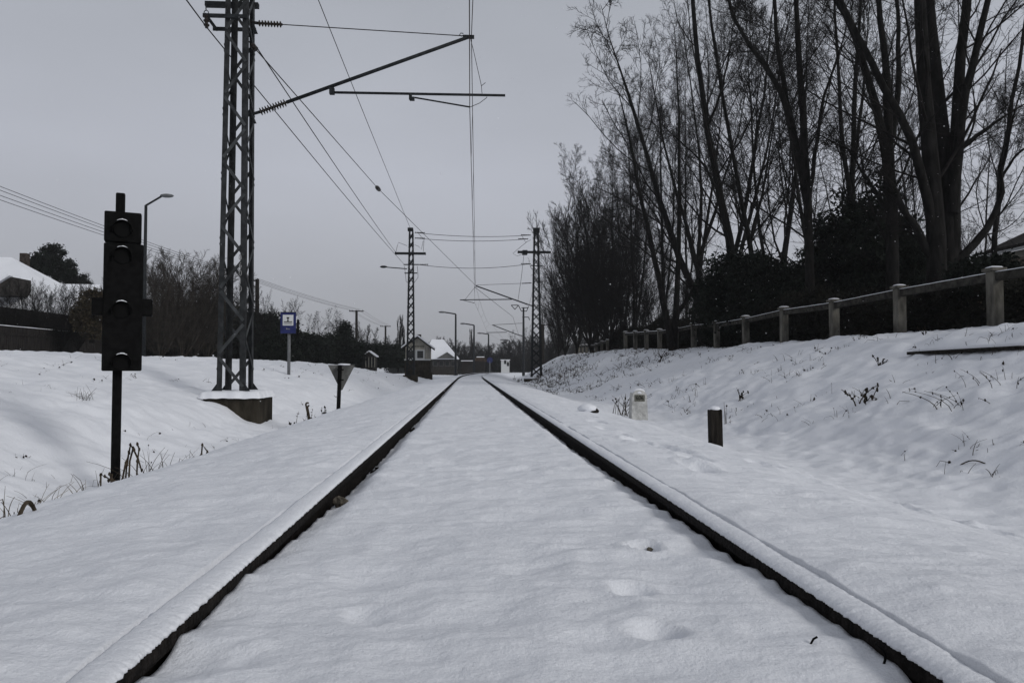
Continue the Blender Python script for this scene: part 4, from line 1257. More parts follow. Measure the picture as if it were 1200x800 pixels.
# house with hipped snowy roof at the left edge
HY = 48.0
t = thing('house', (W(0, 400, HY)[0] - 2, HY, 1.0), 'house at the left edge with a high hipped roof white with snow and a chimney', 'house')
xr = W(64, 400, HY)[0]; zr_ = W(0, 297, HY)[2]; zeave = W(0, 374, HY)[2]; xrid = W(8, 297, HY + 3.5)[0]
xe = xr + 1.7
XL = xrid - 10
roofp = [(xe, HY, zeave), (xe, HY + 8, zeave), (XL, HY + 8, zeave), (XL, HY, zeave), (xrid, HY + 4, zr_ + 0.25), (XL, HY + 4, zr_ + 0.25)]
b = MB(); b.add(roofp, [(0, 4, 5, 3), (0, 1, 4), (1, 2, 5, 4), (2, 3, 5), (0, 3, 2, 1)])
rf = b.build('roof', M['roofdk'], t)
b = MB(); off = 0.10
b.add([(x + (0.05 if x == xe else 0), y + (-0.05 if y == HY else 0), z + off) for x, y, z in roofp], [(0, 4, 5, 3), (0, 1, 4), (1, 2, 5, 4), (2, 3, 5)])
b.add([(xe + .05, HY - .05, zeave + off), (XL, HY - .05, zeave + off), (XL, HY - .05, zeave - .02), (xe + .05, HY - .05, zeave - .02)], [(0, 1, 2, 3)])
b.build('snow', M['snow'], rf)
MB().box(((xe + XL) / 2 - .2, HY + 4, (zeave + 0.8) / 2), (xe - XL - 0.8, 7.2, zeave - 0.8)).build('wall', M['render'], t)
c = W(24, 300, HY + 5)
MB().box((c[0], HY + 5.5, c[2] - 0.3), (0.45, 0.45, 1.1)).build('chimney', M['brick'], t)
d0 = W(5, 328, HY - 0.2)
MB().prism([W(-22, 345, HY - 0.6), W(12, 345, HY - 0.6), W(12, 324, HY - 0.6), W(-5, 338, HY - 0.6) * 0 + W(-22, 345, HY - 0.6)][:3], (0, 2.2, 0)).build('dormer', M['roofdk'], t)
MB().bar(W(12.5, 322.5, HY - 0.7), W(-24, 345, HY - 0.7), 0.4, 0.10).build('dormer_snow', M['snow'], t)
# second lower roof
t = thing('house', (W(85, 400, 52)[0], 52, 1.0), 'lower house with a level snowy ridge behind the twiggy shrubs, right of the hipped roof', 'house')
a = W(52, 334, 54); c = W(118, 335, 54); e0 = W(40, 376, 50.5); e1 = W(121, 376, 50.5)
b = MB(); b.add([a, c, e1, e0, (a[0], 57.5, e0[2]), (c[0], 57.5, e0[2])], [(3, 2, 1, 0), (0, 1, 5, 4), (3, 0, 4), (2, 5, 1), (3, 4, 5, 2)]); rf = b.build('roof', M['roofdk'], t)
b = MB(); u_ = np.array([0, -0.05, 0.1]); b.add([a + u_, c + u_, e1 + u_, e0 + u_, e1, e0], [(3, 2, 1, 0), (5, 4, 2, 3)]); b.build('snow', M['snow'], rf)
MB().box(((a[0] + c[0]) / 2, 54, (e0[2] + 0.8) / 2), (c[0] - a[0] - 0.3, 6, e0[2] - 0.8)).build('wall', M['render'], t)

# pine, shrubs, thuja
rng = np.random.default_rng(77)
pcl = []


def pine_shape(rng, k):
    cs = np.array([(-1.9, 0, 4.4, 1.0), (-1.0, 0.3, 5.4, 1.1), (0.0, 0, 5.9, 0.9), (0.1, -0.3, 4.6, 1.5), (1.3, 0, 4.6, 0.9), (1.9, 0.1, 3.9, 0.9), (2.6, 0, 3.3, 0.7), (-1.0, 0, 4.0, 1.3), (0.8, 0, 3.4, 1.3), (3.2, 0, 2.7, 0.6), (-0.2, 0, 2.8, 1.4)])
    i = rng.integers(0, len(cs), k); v = rng.normal(size=(k, 3)); v /= np.linalg.norm(v, axis=1, keepdims=True)
    return cs[i, :3] + v * cs[i, 3:4] * rng.uniform(0.6, 1.0, (k, 1))


PI_ = leaf_cloud(46, pine_shape, 30000, 0.11, M['leaf'], 240, 0.17)
p = W(60, 400, 60)
g = W(0, 372, 60)[2] - 0.5
tt = put_tree('pine_tree', (p[0], 60, g), (stub_me, PI_), 'dark clumpy pine standing above the snowy roofs at the left', None, 'pine tree', (0.85, 0.85, (W(0, 284, 60)[2] - g) / 6.9), 0.0)
TH_ = leaf_cloud(47, round_shape(0.75, 0.75, 1.6, 1.6), 16000, 0.07, M['leafb'], 140, 0.16)
p = W(108, 400, 38)
put_tree('thuja', (p[0], 38, W(0, 398, 38)[2]), (stub_me, TH_), 'brownish rounded thuja just left of the black signal', None, 'thuja', (1, 1, 0.78), 0)
gS = 'twiggy shrubs in front of the left houses'
for px, top, d, w, lab in ((12, 338, 37.5, 0.9, 'twiggy shrub at the left edge in front of the hipped roof'), (32, 328, 38, 0.8, 'twiggy shrub standing highest in front of the hipped roof'), (52, 333, 38.5, 0.9, 'twiggy shrub in front of the foot of the hipped roof'), (72, 336, 39, 0.9, 'twiggy shrub in front of the lower level roof'), (92, 337, 39.5, 0.8, 'twiggy shrub between the lower roof and the brown thuja'), (116, 322, 44, 0.8, 'twiggy shrub showing just left of the signal head')):
    place(px, top, d, B1, 7, lab, gS, 'shrub', w, cat='shrub', zb=1.3)
gL = 'trees and bushes beyond the left fence'
for px, top, d, tm, h0, w, nm, lab in (
        (206, 299, 47, B2, 7, 0.9, 'bush_tree', 'brown twigged tree filling the left half of the fan shaped tree'), (228, 300, 47.5, B2, 7, 0.9, 'bush_tree', 'brown twigged tree filling the right half of the fan shaped tree'),
        (215, 291, 46, B2, 7, 0.95, 'bush_tree', 'big fan shaped brown twigged tree left of the near mast'), (243, 310, 49, B2, 7, 0.9, 'bush_tree', 'second brown twigged tree touching the left side of the near mast'),
        (188, 322, 44, B2, 7, 0.95, 'bush_tree', 'lower twiggy tree between the street lamp and the fan shaped tree'),
        (272, 330, 55, B1, 7, 0.9, 'bush_tree', 'dark twiggy tree seen through the near mast'), (313, 338, 60, G3, 12, 0.6, 'bare_tree', 'small crooked tree right of the near mast behind the timber pole'),
        (296, 360, 52, B1, 7, 1.0, 'bush', 'dark bush at the right foot of the near mast'), (330, 352, 66, B1, 7, 0.9, 'bush', 'dark bush behind the blue sign'),
        (362, 366, 72, G1, 12, 0.8, 'bare_tree', 'bare tree just right of the blue sign'), (384, 358, 78, G2, 12, 0.9, 'bare_tree', 'broad bare tree above the triangular sign'), (404, 372, 80, FA, 10, 0.9, 'bare_tree', 'bare tree left of the middle timber pole'),
        (430, 378, 92, FB, 10, 0.9, 'bare_tree', 'bare tree right of the middle timber pole'), (446, 396, 105, FA, 10, 1.2, 'bare_tree', 'low bare tree below the far timber pole'),
        (463, 394, 110, FB, 10, 1.0, 'bare_tree', 'low bare tree between the far timber pole and the poplars')):
    place(px, top, d, tm, h0, lab, gL, nm, w, zb=0.8, cat='tree' if 'tree' in nm else 'bush')
for px, top, d, w, lab in ((466.5, 367, 97, 1.0, 'taller narrow poplar left of the left far mast'), (475, 379, 99, 0.9, 'shorter narrow poplar touching the left far mast'), (553, 384, 175, 1.1, 'narrow far poplar behind the second street lamp of the row'), (636, 360, 120, 0.6, 'narrow far poplar hidden behind the right lattice mast')):
    place(px, top, d, PO, 12, lab, 'narrow poplars far off', 'poplar', w, cat='poplar', zb=0.0)
# evergreen bulk in the left hedgerow
EG = leaf_cloud(48, round_shape(2.2, 1.3, 1.5, 1.3), 16000, 0.15, M['leaf'], 130, 0.35)
EC = leaf_cloud(49, cone_shape(5.0, 1.5), 14000, 0.15, M['leaf'], 130, 0.28)
for px, top, d, w, me_, h0, lab in ((180, 372, 50, 1.0, EG, 3.1, 'dark evergreen bush behind the signal post and lamp'), (212, 362, 52, 1.1, EG, 3.1, 'dark evergreen bush under the fan shaped tree'), (246, 352, 54, 1.1, EG, 3.1, 'dark evergreen bush left of the near mast legs'),
                                    (280, 362, 56, 1.1, EG, 3.1, 'dark evergreen bush seen between the near mast legs'), (310, 368, 58, 1.1, EG, 3.1, 'dark evergreen bush left of the blue sign'), (338, 386, 62, 1.2, EG, 3.1, 'dark evergreen bush below the blue sign panel'),
                                    (366, 391, 66, 1.1, EG, 3.1, 'dark evergreen bush right of the blue sign pole'), (390, 391, 70, 1.1, EG, 3.1, 'dark evergreen bush above the triangular sign'), (404, 374, 74, 1.0, EC, 5.2, 'dark pointed evergreen left of the middle timber pole'),
                                    (424, 400, 80, 1.1, EG, 3.1, 'dark evergreen bush behind the little kiosk'), (446, 402, 90, 1.3, EG, 3.1, 'dark evergreen bush right of the little kiosk'), (466, 404, 96, 1.3, EG, 3.1, 'dark evergreen bush at the foot of the poplars'), (325, 392, 50, 0.9, EG, 3.1, 'low evergreen bush just left of the blue sign pole')):
    p = W(px, 400, d); g = 0.55; s = (W(px, top, d)[2] - g) / h0
    ob = thing('evergreen_bush', (p[0], d, g), lab, 'bush', 'dark evergreens beyond the left fence')
    link('foliage', me_, ob); link('stem', stub_me, ob).scale = (0.8, 0.8, 0.6)
    ob.scale = (s * w, s * w, s); ob.rotation_euler = (0, 0, px)

# kiosk
KD = 72
a = W(425, 400, KD); c = W(439.5, 400, KD); g = W(0, 431, KD)[2] - 0.3
t = thing('kiosk', ((a[0] + c[0]) / 2, KD, g), 'tiny glazed kiosk with a snowy pitched roof by the left bank', 'kiosk')
ze = W(0, 418, KD)[2]; zp = W(0, 411.5, KD)[2]; mx_ = (a[0] + c[0]) / 2
MB().box((mx_, KD + 0.9, (ze + g) / 2), (c[0] - a[0], 1.6, ze - g)).build('wall', M['board2'], t)
MB().prism([(a[0] - .1, KD - .05, ze), (c[0] + .1, KD - .05, ze), (mx_, KD - .05, zp)], (0, 1.9, 0)).build('roof', M['roofdk'], t)
MB().prism([(mx_, KD - .08, zp + .02), (c[0] + .14, KD - .08, ze + .02), (c[0] + .14, KD - .08, ze + .13), (mx_, KD - .08, zp + .13), (a[0] - .14, KD - .08, ze + .10), (a[0] - .14, KD - .08, ze + .02)], (0, 1.95, 0)).build('snow', M['snow'], t)
for i in range(4):
    xx = a[0] + (c[0] - a[0]) * (i + 0.5) / 4 * 0.96 + 0.02
    w_ = MB().box((xx, KD + 0.08, (ze + g) / 2 + 0.25), (0.22, 0.06, (ze - g) * 0.55)).build('window', M['glassw'], t)
    MB().box((xx + 0.145, KD + 0.07, (ze + g) / 2 + 0.2), (0.05, 0.08, (ze - g) * 0.75)).build('frame', M['render'], t)

# cream signal hut on its stone base
HD = 66.0
a = W(474.5, 400, HD); c = W(504, 400, HD); mx_ = (a[0] + c[0]) / 2
zf = W(0, 421, HD)[2]; ze = W(0, 406, HD)[2]; zp = W(0, 394.5, HD)[2]; zb = -0.9
t = thing('signal_hut', (mx_, HD, -0.6), 'small cream hut with snowy gable roof, raised on a dark stone base', 'hut')
MB().box((mx_, HD + 1.6, (zf + zb) / 2), (c[0] - a[0], 3.2, zf - zb)).build('stone_base', M['block'], t)
MB().box(W(503, 441, HD - .3) + [0, 0, -.2], (0.55, 0.6, 1.1)).build('buttress', M['block'], t)
wl = MB().prism([(a[0] + .05, HD + 0.02, zf), (c[0] - .05, HD + 0.02, zf), (c[0] - .05, HD + 0.02, ze), (mx_, HD + 0.02, zp), (a[0] + .05, HD + 0.02, ze)], (0, 3.1, 0)).build('wall', M['render'], t)
MB().box((mx_, HD - 0.02, zf), (c[0] - a[0] + 0.1, 0.12, 0.10)).build('sill_band', M['white'], t)
for s, (w0, w1) in enumerate(((478, 485.5), (489, 496))):
    p0 = W(w0, 411, HD); p1 = W(w1, 419.5, HD)
    fr = MB().box(((p0[0] + p1[0]) / 2, HD - 0.01, (p0[2] + p1[2]) / 2), (p1[0] - p0[0] + .22, 0.08, p0[2] - p1[2] + 0.2)).build('window_frame', M['white'], t)
    MB().box(((p0[0] + p1[0]) / 2, HD - 0.06, (p0[2] + p1[2]) / 2), (p1[0] - p0[0], 0.04, p0[2] - p1[2])).build('pane', M['glassw'], fr)
for px in (499, 501.5, 503.3):
    p0 = W(px, 413, HD); MB().box((p0[0], HD - 0.0, (zf + ze) / 2), (0.05, 0.06, ze - zf)).build('wall_strip', M['pale'], t)
p0 = W(489, 405.8, HD); b = MB()
for i in range(9): b.box((p0[0] - 0.55 + i * 0.135, HD - 0.0, p0[2]), (0.085, 0.05, 0.13))
b.build('lettering', M['dkpanel'], t)
dz = zp - ze; hw = (c[0] - a[0]) / 2
for s in (-1, 1):
    e = (mx_ + s * (hw + 0.28), ze - dz / hw * 0.28)
    rf = MB().prism([(mx_, HD - 0.35, zp), (e[0], HD - 0.35, e[1]), (e[0], HD - 0.35, e[1] + 0.13), (mx_, HD - 0.35, zp + 0.13)], (0, 3.8, 0)).build('roof', M['roofdk'], t)
    MB().prism([(mx_, HD - 0.38, zp + .135), (e[0] + s * .02, HD - 0.38, e[1] + .135), (e[0] + s * .02, HD - 0.38, e[1] + 0.25), (mx_, HD - 0.38, zp + 0.28)], (0, 3.86, 0)).build('snow', M['snow'], rf)
MB().box(W(491, 395, HD + 2.2) + [0, 0, -.1], (0.4, 0.4, 0.7)).build('chimney', M['brick'], t)

# farther house with the big snowy roof
ND = 112.0
a = W(503, 400, ND); c = W(536, 400, ND)
t = thing('house', ((a[0] + c[0]) / 2, ND, -0.6), 'low farther house with a big white hipped roof right of the cream hut', 'house')
r0 = W(506, 398.5, ND + 3); r1 = W(520, 398.8, ND + 3); e0 = W(495, 421, ND); e1 = W(538, 421, ND)
b = MB(); pts = [e0, e1, np.array([e1[0], ND + 6, e1[2]]), np.array([e0[0], ND + 6, e0[2]]), r0, r1]
b.add(pts, [(0, 1, 5, 4), (1, 2, 5), (2, 3, 4, 5), (3, 0, 4), (3, 2, 1, 0)]); rf = b.build('roof', M['roofdk'], t)
b = MB(); b.add([q + np.array([0, -0.05, 0.14]) for q in pts], [(0, 1, 5, 4), (1, 2, 5), (2, 3, 4, 5), (3, 0, 4)]); b.add([e0, e1, e1 + [0, -.05, .14], e0 + [0, -.05, .14]], [(0, 1, 2, 3)]); b.build('snow', M['snow'], rf)
g = -1.2
MB().box(((e0[0] + e1[0]) / 2, ND + 3, (e0[2] + g) / 2), (e1[0] - e0[0] - 0.6, 5.4, e0[2] - g)).build('wall', M['board2'], t)
pw0 = W(512, 419.5, ND - 1); pw1 = W(534, 419.5, ND - 1); pk = W(524, 412.5, ND - 1)
MB().prism([pw0, pw1, pk], (0, 2.5, 0)).build('porch_gable', M['greyback'], t)
MB().bar(pw0 + [0, -.05, .1], pk + [0, -.05, .1], 0.4, 0.12).bar(pk + [0, -.05, .1], pw1 + [0, -.05, .1], 0.4, 0.12).build('porch_snow', M['snow'], t)
for x in (510, 517, 524, 531):
    q = W(x, 426, ND); fr = MB().box((q[0], ND + 0.25, q[2]), (0.75, 0.1, 0.8)).build('window_frame', M['greyback'], t); MB().box((q[0], ND + 0.18, q[2]), (0.55, 0.06, 0.62)).build('pane', M['glassw'], fr)
# low fence along the far road
t = thing('picket_fence', (W(535, 400, 104)[0], 104, -0.8), 'low dark picket fence in front of the far house, left of the curve', 'fence')
b = MB(); xs = np.arange(W(506, 400, 104)[0], W(553, 400, 104)[0], 0.28)
for i, x in enumerate(xs): b.box((x, 104, -0.55 + 0.45), (0.10, 0.05, 1.1))
b.build('pickets', M['board2'], t); MB().bar((xs[0], 104.04, 0.25), (xs[-1], 104.04, 0.25), 0.05, 0.1).bar((xs[0], 104.04, -0.3), (xs[-1], 104.04, -0.3), 0.05, 0.1).build('rail', M['board2'], t)
# sheds, gatehouse, blue sign
ZD = 135.0
a = W(558, 421.5, ZD); c = W(567, 421.5, ZD); g = -1.2
t = thing('shed', ((a[0] + c[0]) / 2, ZD, g), 'small far shed with a rusty brown roof left of the blue round sign', 'shed')
MB().box(((a[0] + c[0]) / 2, ZD + 1.5, (a[2] + g) / 2 - .1), (c[0] - a[0] + .5, 3, a[2] - g - .2)).build('wall', M['board'], t)
MB().prism([a + [-.6, 0, -.3], c + [.6, 0, -.3], c + [.1, 0, .45], a + [.1, 0, .45]], (0, 3.4, 0)).build('roof', M['rustroof'], t)
MB().prism([a + [.1, -.02, .46], c + [.1, -.02, .46], c + [.1, -.02, .6], a + [.1, -.02, .6]], (0, 3.4, 0)).build('snow', M['snow'], t)
a = W(541, 423, 130); c = W(556, 423, 130)
t = thing('shed', ((a[0] + c[0]) / 2, 130, g), 'long low dark shed with snow on its flat roof under the second street lamp', 'shed')
MB().box(((a[0] + c[0]) / 2, 131.5, (a[2] + g) / 2), (c[0] - a[0], 3, a[2] - g)).build('wall', M['board'], t)
MB().box(((a[0] + c[0]) / 2, 131.5, a[2] + .06), (c[0] - a[0] + .2, 3.2, 0.12)).build('snow', M['snow'], t)
SD = 140.0; q = W(574, 422, SD)
t = thing('road_sign', (q[0], SD, g), 'round blue road sign on a pale post by the far curve', 'sign')
MB().tube([(q[0], SD + .06, g), (q[0], SD + .06, q[2] - .2)], 0.09, 8).build('post', M['greypole'], t)
MB().tube([(q[0], SD, q[2]), (q[0], SD + 0.05, q[2])], 0.55, 24).build('disc', M['blue'], t)
GD = 150.0; a = W(587.5, 431, GD); c = W(597, 422, GD)
t = thing('gatehouse', ((a[0] + c[0]) / 2, GD, g), 'tiny white gatehouse with dark openings at the far end of the line', 'hut')
MB().box(((a[0] + c[0]) / 2, GD + .8, (c[2] + g) / 2), (c[0] - a[0], 1.6, c[2] - g)).build('wall', M['white'], t)
MB().box(((a[0] + c[0]) / 2, GD + .8, c[2] + .08), (c[0] - a[0] + .3, 1.9, 0.14)).build('snow', M['snow'], t)
for px, py in ((592, 424), (595.3, 426.5)):
    q = W(px, py, GD); MB().box((q[0], GD - .03, q[2]), (0.42, 0.06, 0.8)).build('window', M['glassw'], t)

# far tree belt beyond the curve
rg = random.Random(99)
where = ['behind the cream hut', 'behind the far white roof', 'between far house and lamp row', 'behind the second lamp of the row', 'behind the third lamp of the row', 'behind the little gatehouse', 'left of the Y shaped mast', 'behind the right lattice mast']
i = 0
for d0 in (165, 215):
    x = 486 if d0 == 215 else 500
    while x < 700:
        d = d0 + rg.uniform(-12, 12)
        top = rg.uniform(400, 411) if x < 600 else rg.uniform(392, 404)
        if x < 545 and d0 == 165: top = rg.uniform(394, 402)
        k = min(7, int((x - 486) / (214 / 8)))
        row = 'nearer' if d0 == 165 else 'farther'
        place(x, top, d, FB if rg.random() < 0.6 else FA, 10, f'{row} row of far bare trees, {where[k]}', 'far belt of bare trees, ' + row + ', ' + where[k], wide=1.35, zb=-1.4)
        x += rg.uniform(8, 13); i += 1
place(613, 381, 150, G2, 12, 'taller spreading bare tree behind the Y shaped mast', 'far belt of bare trees, tall', wide=0.9, zb=-1.2)
place(522, 395, 140, FB, 10, 'rounded bare tree right behind the far white roof', 'far belt of bare trees, rounded', wide=0.9, zb=-1.2)
place(646, 392, 110, FB, 10, 'bare tree at the left end of the right bank behind the leftmost bush', 'far belt of bare trees, near bank', wide=0.8, zb=0.5)
for k in range(13):
    px = 478 + k * 14.5; d = 185 + (k % 3) * 5
    p = W(px, 400, d); s = (W(px, 417 - (k % 4), d)[2] + 1.4) / 3.1
    ob = thing('evergreen_bush', (p[0], d, -1.4), ('far dark low bush, ' + where[min(7, int(k / 13 * 8))]), 'bush', 'far dark undergrowth, ' + where[min(7, int(k / 13 * 8))])
    link('foliage', EG, ob); ob.scale = (s * 1.3, s * 1.3, s)


# ------------------------------------------------------------------ weeds, grass and twigs in the snow
def stalk(b, p, h, lean, az, r=0.004, kink=None, rg=random):
    pts = []; x, y, z = p
    for k in range(6):
        t_ = k / 5; dx = lean * t_ ** 1.6 * h
        zz = h * t_ * (1 - 0.25 * abs(lean) * t_)
        if kink and t_ > kink: zz = h * kink - h * (t_ - kink) * 1.2; dx = lean * h * (0.3 + t_)
        pts.append((x + math.cos(az) * dx, y + math.sin(az) * dx, z - 0.03 + zz))
    b.tube(pts, [r * (1 - 0.6 * k / 5) for k in range(6)], 4); return pts


def gpt(px, py, h0=0.9, side=None):
    """where the line of sight through this place meets the snow"""
    v = _f + _r * ((px - 600) / F) + _u * ((400 - py) / F)
    v = v / v[1]
    lo = None
    ysamp = np.concatenate([np.arange(1.2, 20, 0.03), np.arange(20, 110, 0.2)])
    zz = ground(v[0] * ysamp, ysamp, False); ray = CAMZ + v[2] * ysamp
    hit = np.nonzero(ray < zz)[0]
    if len(hit) == 0: return None
    y = ysamp[hit[0]]; return np.array([v[0] * y, y, gz(v[0] * y, y)])


def clump(name, px, py, n, h, label, cat, m=M['weed'], spread=0.06, lean=0.5, kink=0.0, r=0.0035, heads=0, seed=0, Y=None):
    q = gpt(px, py) if Y is None else None
    if Y is not None:
        q = W(px, py, Y); q[2] = gz(q[0], Y)
    if q is None: return
    rg = random.Random(seed + int(px)); b = MB(); b2 = MB(); parts_ = []
    for i in range(n):
        p = (q[0] + rg.gauss(0, spread), q[1] + rg.gauss(0, spread), q[2])
        if n <= 9: b = MB(); parts_.append(b)
        pts = stalk(b, p, h * rg.uniform(0.5, 1.1), lean * rg.uniform(-1, 1), rg.uniform(0, 6.3), r * rg.uniform(.7, 1.2), rg.uniform(.55, .85) if rg.random() < kink else None)
        for _ in range(heads):
            c = pts[rg.randint(2, 5)]; b2.blob((c[0] + rg.gauss(0, .008), c[1], c[2]), (r * 2.2 * rg.uniform(.4, 1.2), r * 1.2, r * 2.4 * rg.uniform(.4, 1.6)), rg.randint(0, 99), 6, 4, 0.9)
    t_ = thing(name, q, label, cat)
    if n <= 9 and parts_:
        for bb in parts_: bb.build('stalk', m, t_)
    else: b.build('stalks', m, t_)
    if b2.v: b2.build('dead_leaves', M['deadleaf'], t_)


SYg = 7.2
def drawn_weed(Y, lines, r, label):
    q = W(lines[0][0][0], 400, Y); t_ = thing('dead_weed', (q[0], Y, gz(q[0], Y)), label, 'weed'); rg = random.Random(len(lines))
    for ln in lines:
        pp = [W(x, y, Y + rg.uniform(-.04, .04)) for x, y in ln]
        pp[0][2] -= 0.06
        b = MB().tube(pp, [r * rg.uniform(0.7, 1.25) for _ in pp], 5)
        for p_ in pp[1:]:
            if rg.random() < 0.7: b.blob(p_, (r * 1.6, r * 1.4, r * 2.4), rg.randint(0, 99), 6, 4, 0.8)
        b.build('stalk', M['weed'], t_)


drawn_weed(6.9, [[(147, 556), (149, 540), (151, 530), (153, 521), (157, 527), (162, 538), (166, 551)], [(151, 556), (152, 540), (156, 525)], [(143, 556), (147, 543), (151, 531), (149, 545)], [(160, 556), (161, 540), (163, 526), (161, 520)],
                 [(118, 569), (118, 556), (123, 558), (130, 562), (128, 555), (134, 564)], [(133, 566), (131, 557), (127, 563)]], 0.0075, 'tall bent dead stalks right beside the foot of the signal post')
drawn_weed(8.3, [[(234, 547), (236, 533), (237, 521), (241, 526), (246, 533), (252, 541)], [(239, 546), (240, 536), (243, 529)], [(247, 545), (248, 537)], [(262, 540), (264, 530), (268, 527)]], 0.008, 'small bent triangle of dead stalks between the signal and the near mast')
clump('grass_tuft', 120, 560, 14, 0.20, 'ragged dry grass left of the signal post foot', 'grass', M['weed'], 0.16, 1.1, 0.2, 0.0026, Y=-2.42 / W(120, 400, 1.0)[0])
clump('grass_tuft', 185, 549, 34, 0.24, 'wide tuft of dry grass right of the signal post foot', 'grass', M['weed'], 0.20, 1.1, 0.2, 0.0026, Y=-2.42 / W(185, 400, 1.0)[0])
clump('grass_tuft', 62, 572, 22, 0.20, 'dry grass tuft in the ditch at the lower left', 'grass', M['weedl'], 0.17, 1.1, 0.2, 0.0026, Y=-2.42 / W(62, 400, 1.0)[0])
clump('grass_tuft', 25, 585, 9, 0.15, 'sparse dry grass at the left edge of the ditch', 'grass', M['weed'], 0.12, 0.9, 0.2, 0.004, Y=-2.42 / W(25, 400, 1.0)[0])
clump('grass_tuft', 97, 470, 22, 0.28, 'single dry grass tuft halfway up the left bank', 'grass', M['weed'], 0.06, 1.3, 0.1, 0.003)
clump('dead_weed', 380, 487, 5, 0.3, 'small leafy dead weed right beside the triangular sign post', 'weed', spread=0.03, lean=0.3, r=0.006, heads=5, Y=13.2)
q = W(363, 500, 11.5); g = gz(q[0], 11.5)
t = thing('hooked_rod', (q[0], 11.5, g), 'dark rod with a looped top standing in the snow left of the triangular sign', 'rod')
b = MB().tube([(q[0], 11.5, g - .1), W(361.5, 486, 11.5), W(359.5, 476, 11.5)], 0.022, 8)
b.tube([W(360.2 + 1.8 * math.cos(a), 474 + 2.3 * math.sin(a), 11.5) for a in np.linspace(0.2, 5.6, 12)], 0.014, 6); b.build('rod', M['weed'], t)
clump('dead_weed', 362, 503, 9, 0.22, 'low dead weed round the foot of the hooked rod', 'weed', spread=0.07, lean=0.6, r=0.004, heads=3, Y=11.4)
clump('dead_weed', 341, 508, 4, 0.2, 'tiny dead sprig left of the hooked rod', 'weed', spread=0.03, lean=0.5, r=0.006, heads=3, Y=11.0)
clump('twiggy_shrub', 731, 476, 16, 0.62, 'leafless twiggy shrub pushing through the snow left of the white stone', 'shrub', spread=0.12, lean=1.0, r=0.008, heads=1, Y=15.8)
clump('dead_weed', 1013, 474, 6, 0.34, 'biggest dark dead weed on the right bank slope', 'weed', spread=0.05, lean=0.8, kink=0.4, r=0.010, heads=4)
clump('dead_weed', 868, 470, 5, 0.30, 'leafy dead sprig on the bank above the black post', 'weed', spread=0.05, lean=0.9, kink=0.3, r=0.009, heads=4)
clump('dead_weed', 850, 498, 3, 0.42, 'thin forked stem right behind the black post', 'weed', spread=0.02, lean=0.4, r=0.006, heads=0)
clump('dead_weed', 775, 425, 4, 0.55, 'forked dead stems high on the far bank below the fence gap', 'weed', spread=0.08, lean=0.8, r=0.013, heads=3)
clump('dead_weed', 1080, 394, 3, 0.25, 'dead sprig just below the fence, above the plank', 'weed', spread=0.05, lean=0.8, r=0.008, heads=3)
clump('dead_weed', 1033, 428, 6, 0.20, 'dark leafy weed left of the plank end', 'weed', spread=0.05, lean=0.8, r=0.007, heads=5)
clump('dead_weed', 1165, 452, 12, 0.26, 'loose mat of dead stems under the right end of the plank', 'weed', spread=0.15, lean=1.2, r=0.005, heads=1)
clump('dead_weed', 1120, 478, 14, 0.30, 'spreading dead stems in the middle of the right slope', 'weed', spread=0.14, lean=1.3, r=0.005, heads=2)


# board lying in the snow near the top of the bank
p0 = gpt(1068, 418); p1 = gpt(1208, 413)

p0[2] += 0.05; p1[2] = p1[2] + 0.06; p1[1] += 0.1
o = MB().bar(p0, p1, 0.16, 0.05).build('plank', M['wood'], None, bevel=0.006)
tag(o, 'long dark plank lying in the snow near the top of the right bank', 'plank')
b = MB(); mm = 20; vs = []; fs = []
for i in range(mm + 1):
    s = i / mm; q = p0 + (p1 - p0) * s
    for dx, dz in ((-0.09, 0.026), (-0.05, 0.06), (0.02, 0.075), (0.30, 0.06)): vs.append((q[0] + dx * 0.2, q[1] + dx, q[2] + dz + 0.012 * mnoise.noise(Vector((s * 12, dx, 0)))))
for i in range(mm):
    for j in range(3): q = i * 4 + j; fs.append((q, q + 4, q + 5, q + 1))
b.add(vs, fs); b.build('snow', M['snow'], o, True)



def hoop(px0, py0, px1, py1, rise, r, label, Yo=None):
    a = gpt(px0, py0) if Yo is None else W(px0, py0, Yo); c = gpt(px1, py1) if Yo is None else W(px1, py1, Yo)
    if a is None or c is None: return
    b = MB(); pts = []
    for k in range(11):
        s = k / 10; q = a + (c - a) * s; q[2] += rise * math.sin(PI * s) - 0.01; pts.append(q - a)
    b.tube(pts, r, 6); o = b.build('bent_weed', M['black'] if r > .01 else M['weed']); o.location = a.tolist()
    tag(o, label, 'stem')


hoop(20, 609, 43, 601, 0.075, 0.010, 'thick dark hoop of cable arching out of the snow at the lower left edge')
hoop(1120, 548, 1160, 545, 0.06, 0.006, 'thin arched stem in the hollow at the foot of the right bank')
a = gpt(948, 765)
if a is not None:
    b = MB(); b.tube([(0, 0, -0.01), (0.004, 0.0, 0.012), (0.010, 0.0, 0.022), (0.018, 0.0, 0.026)], 0.0022, 6); o = b.build('bent_twig', M['black']); o.location = a.tolist(); tag(o, 'short bent twig in the snow between the rails near the bottom edge', 'twig')
a = gpt(1034, 786)
if a is not None:
    b = MB(); b.tube([(0, 0, -0.005), (0.006, 0.0, 0.012), (0.006, 0.0, 0.024), (-0.002, 0.0, 0.036), (-0.012, 0, 0.043)], 0.0024, 6); o = b.build('bent_twig', M['black']); o.location = a.tolist(); tag(o, 'curved twig leaning against the right rail near the bottom edge', 'twig')
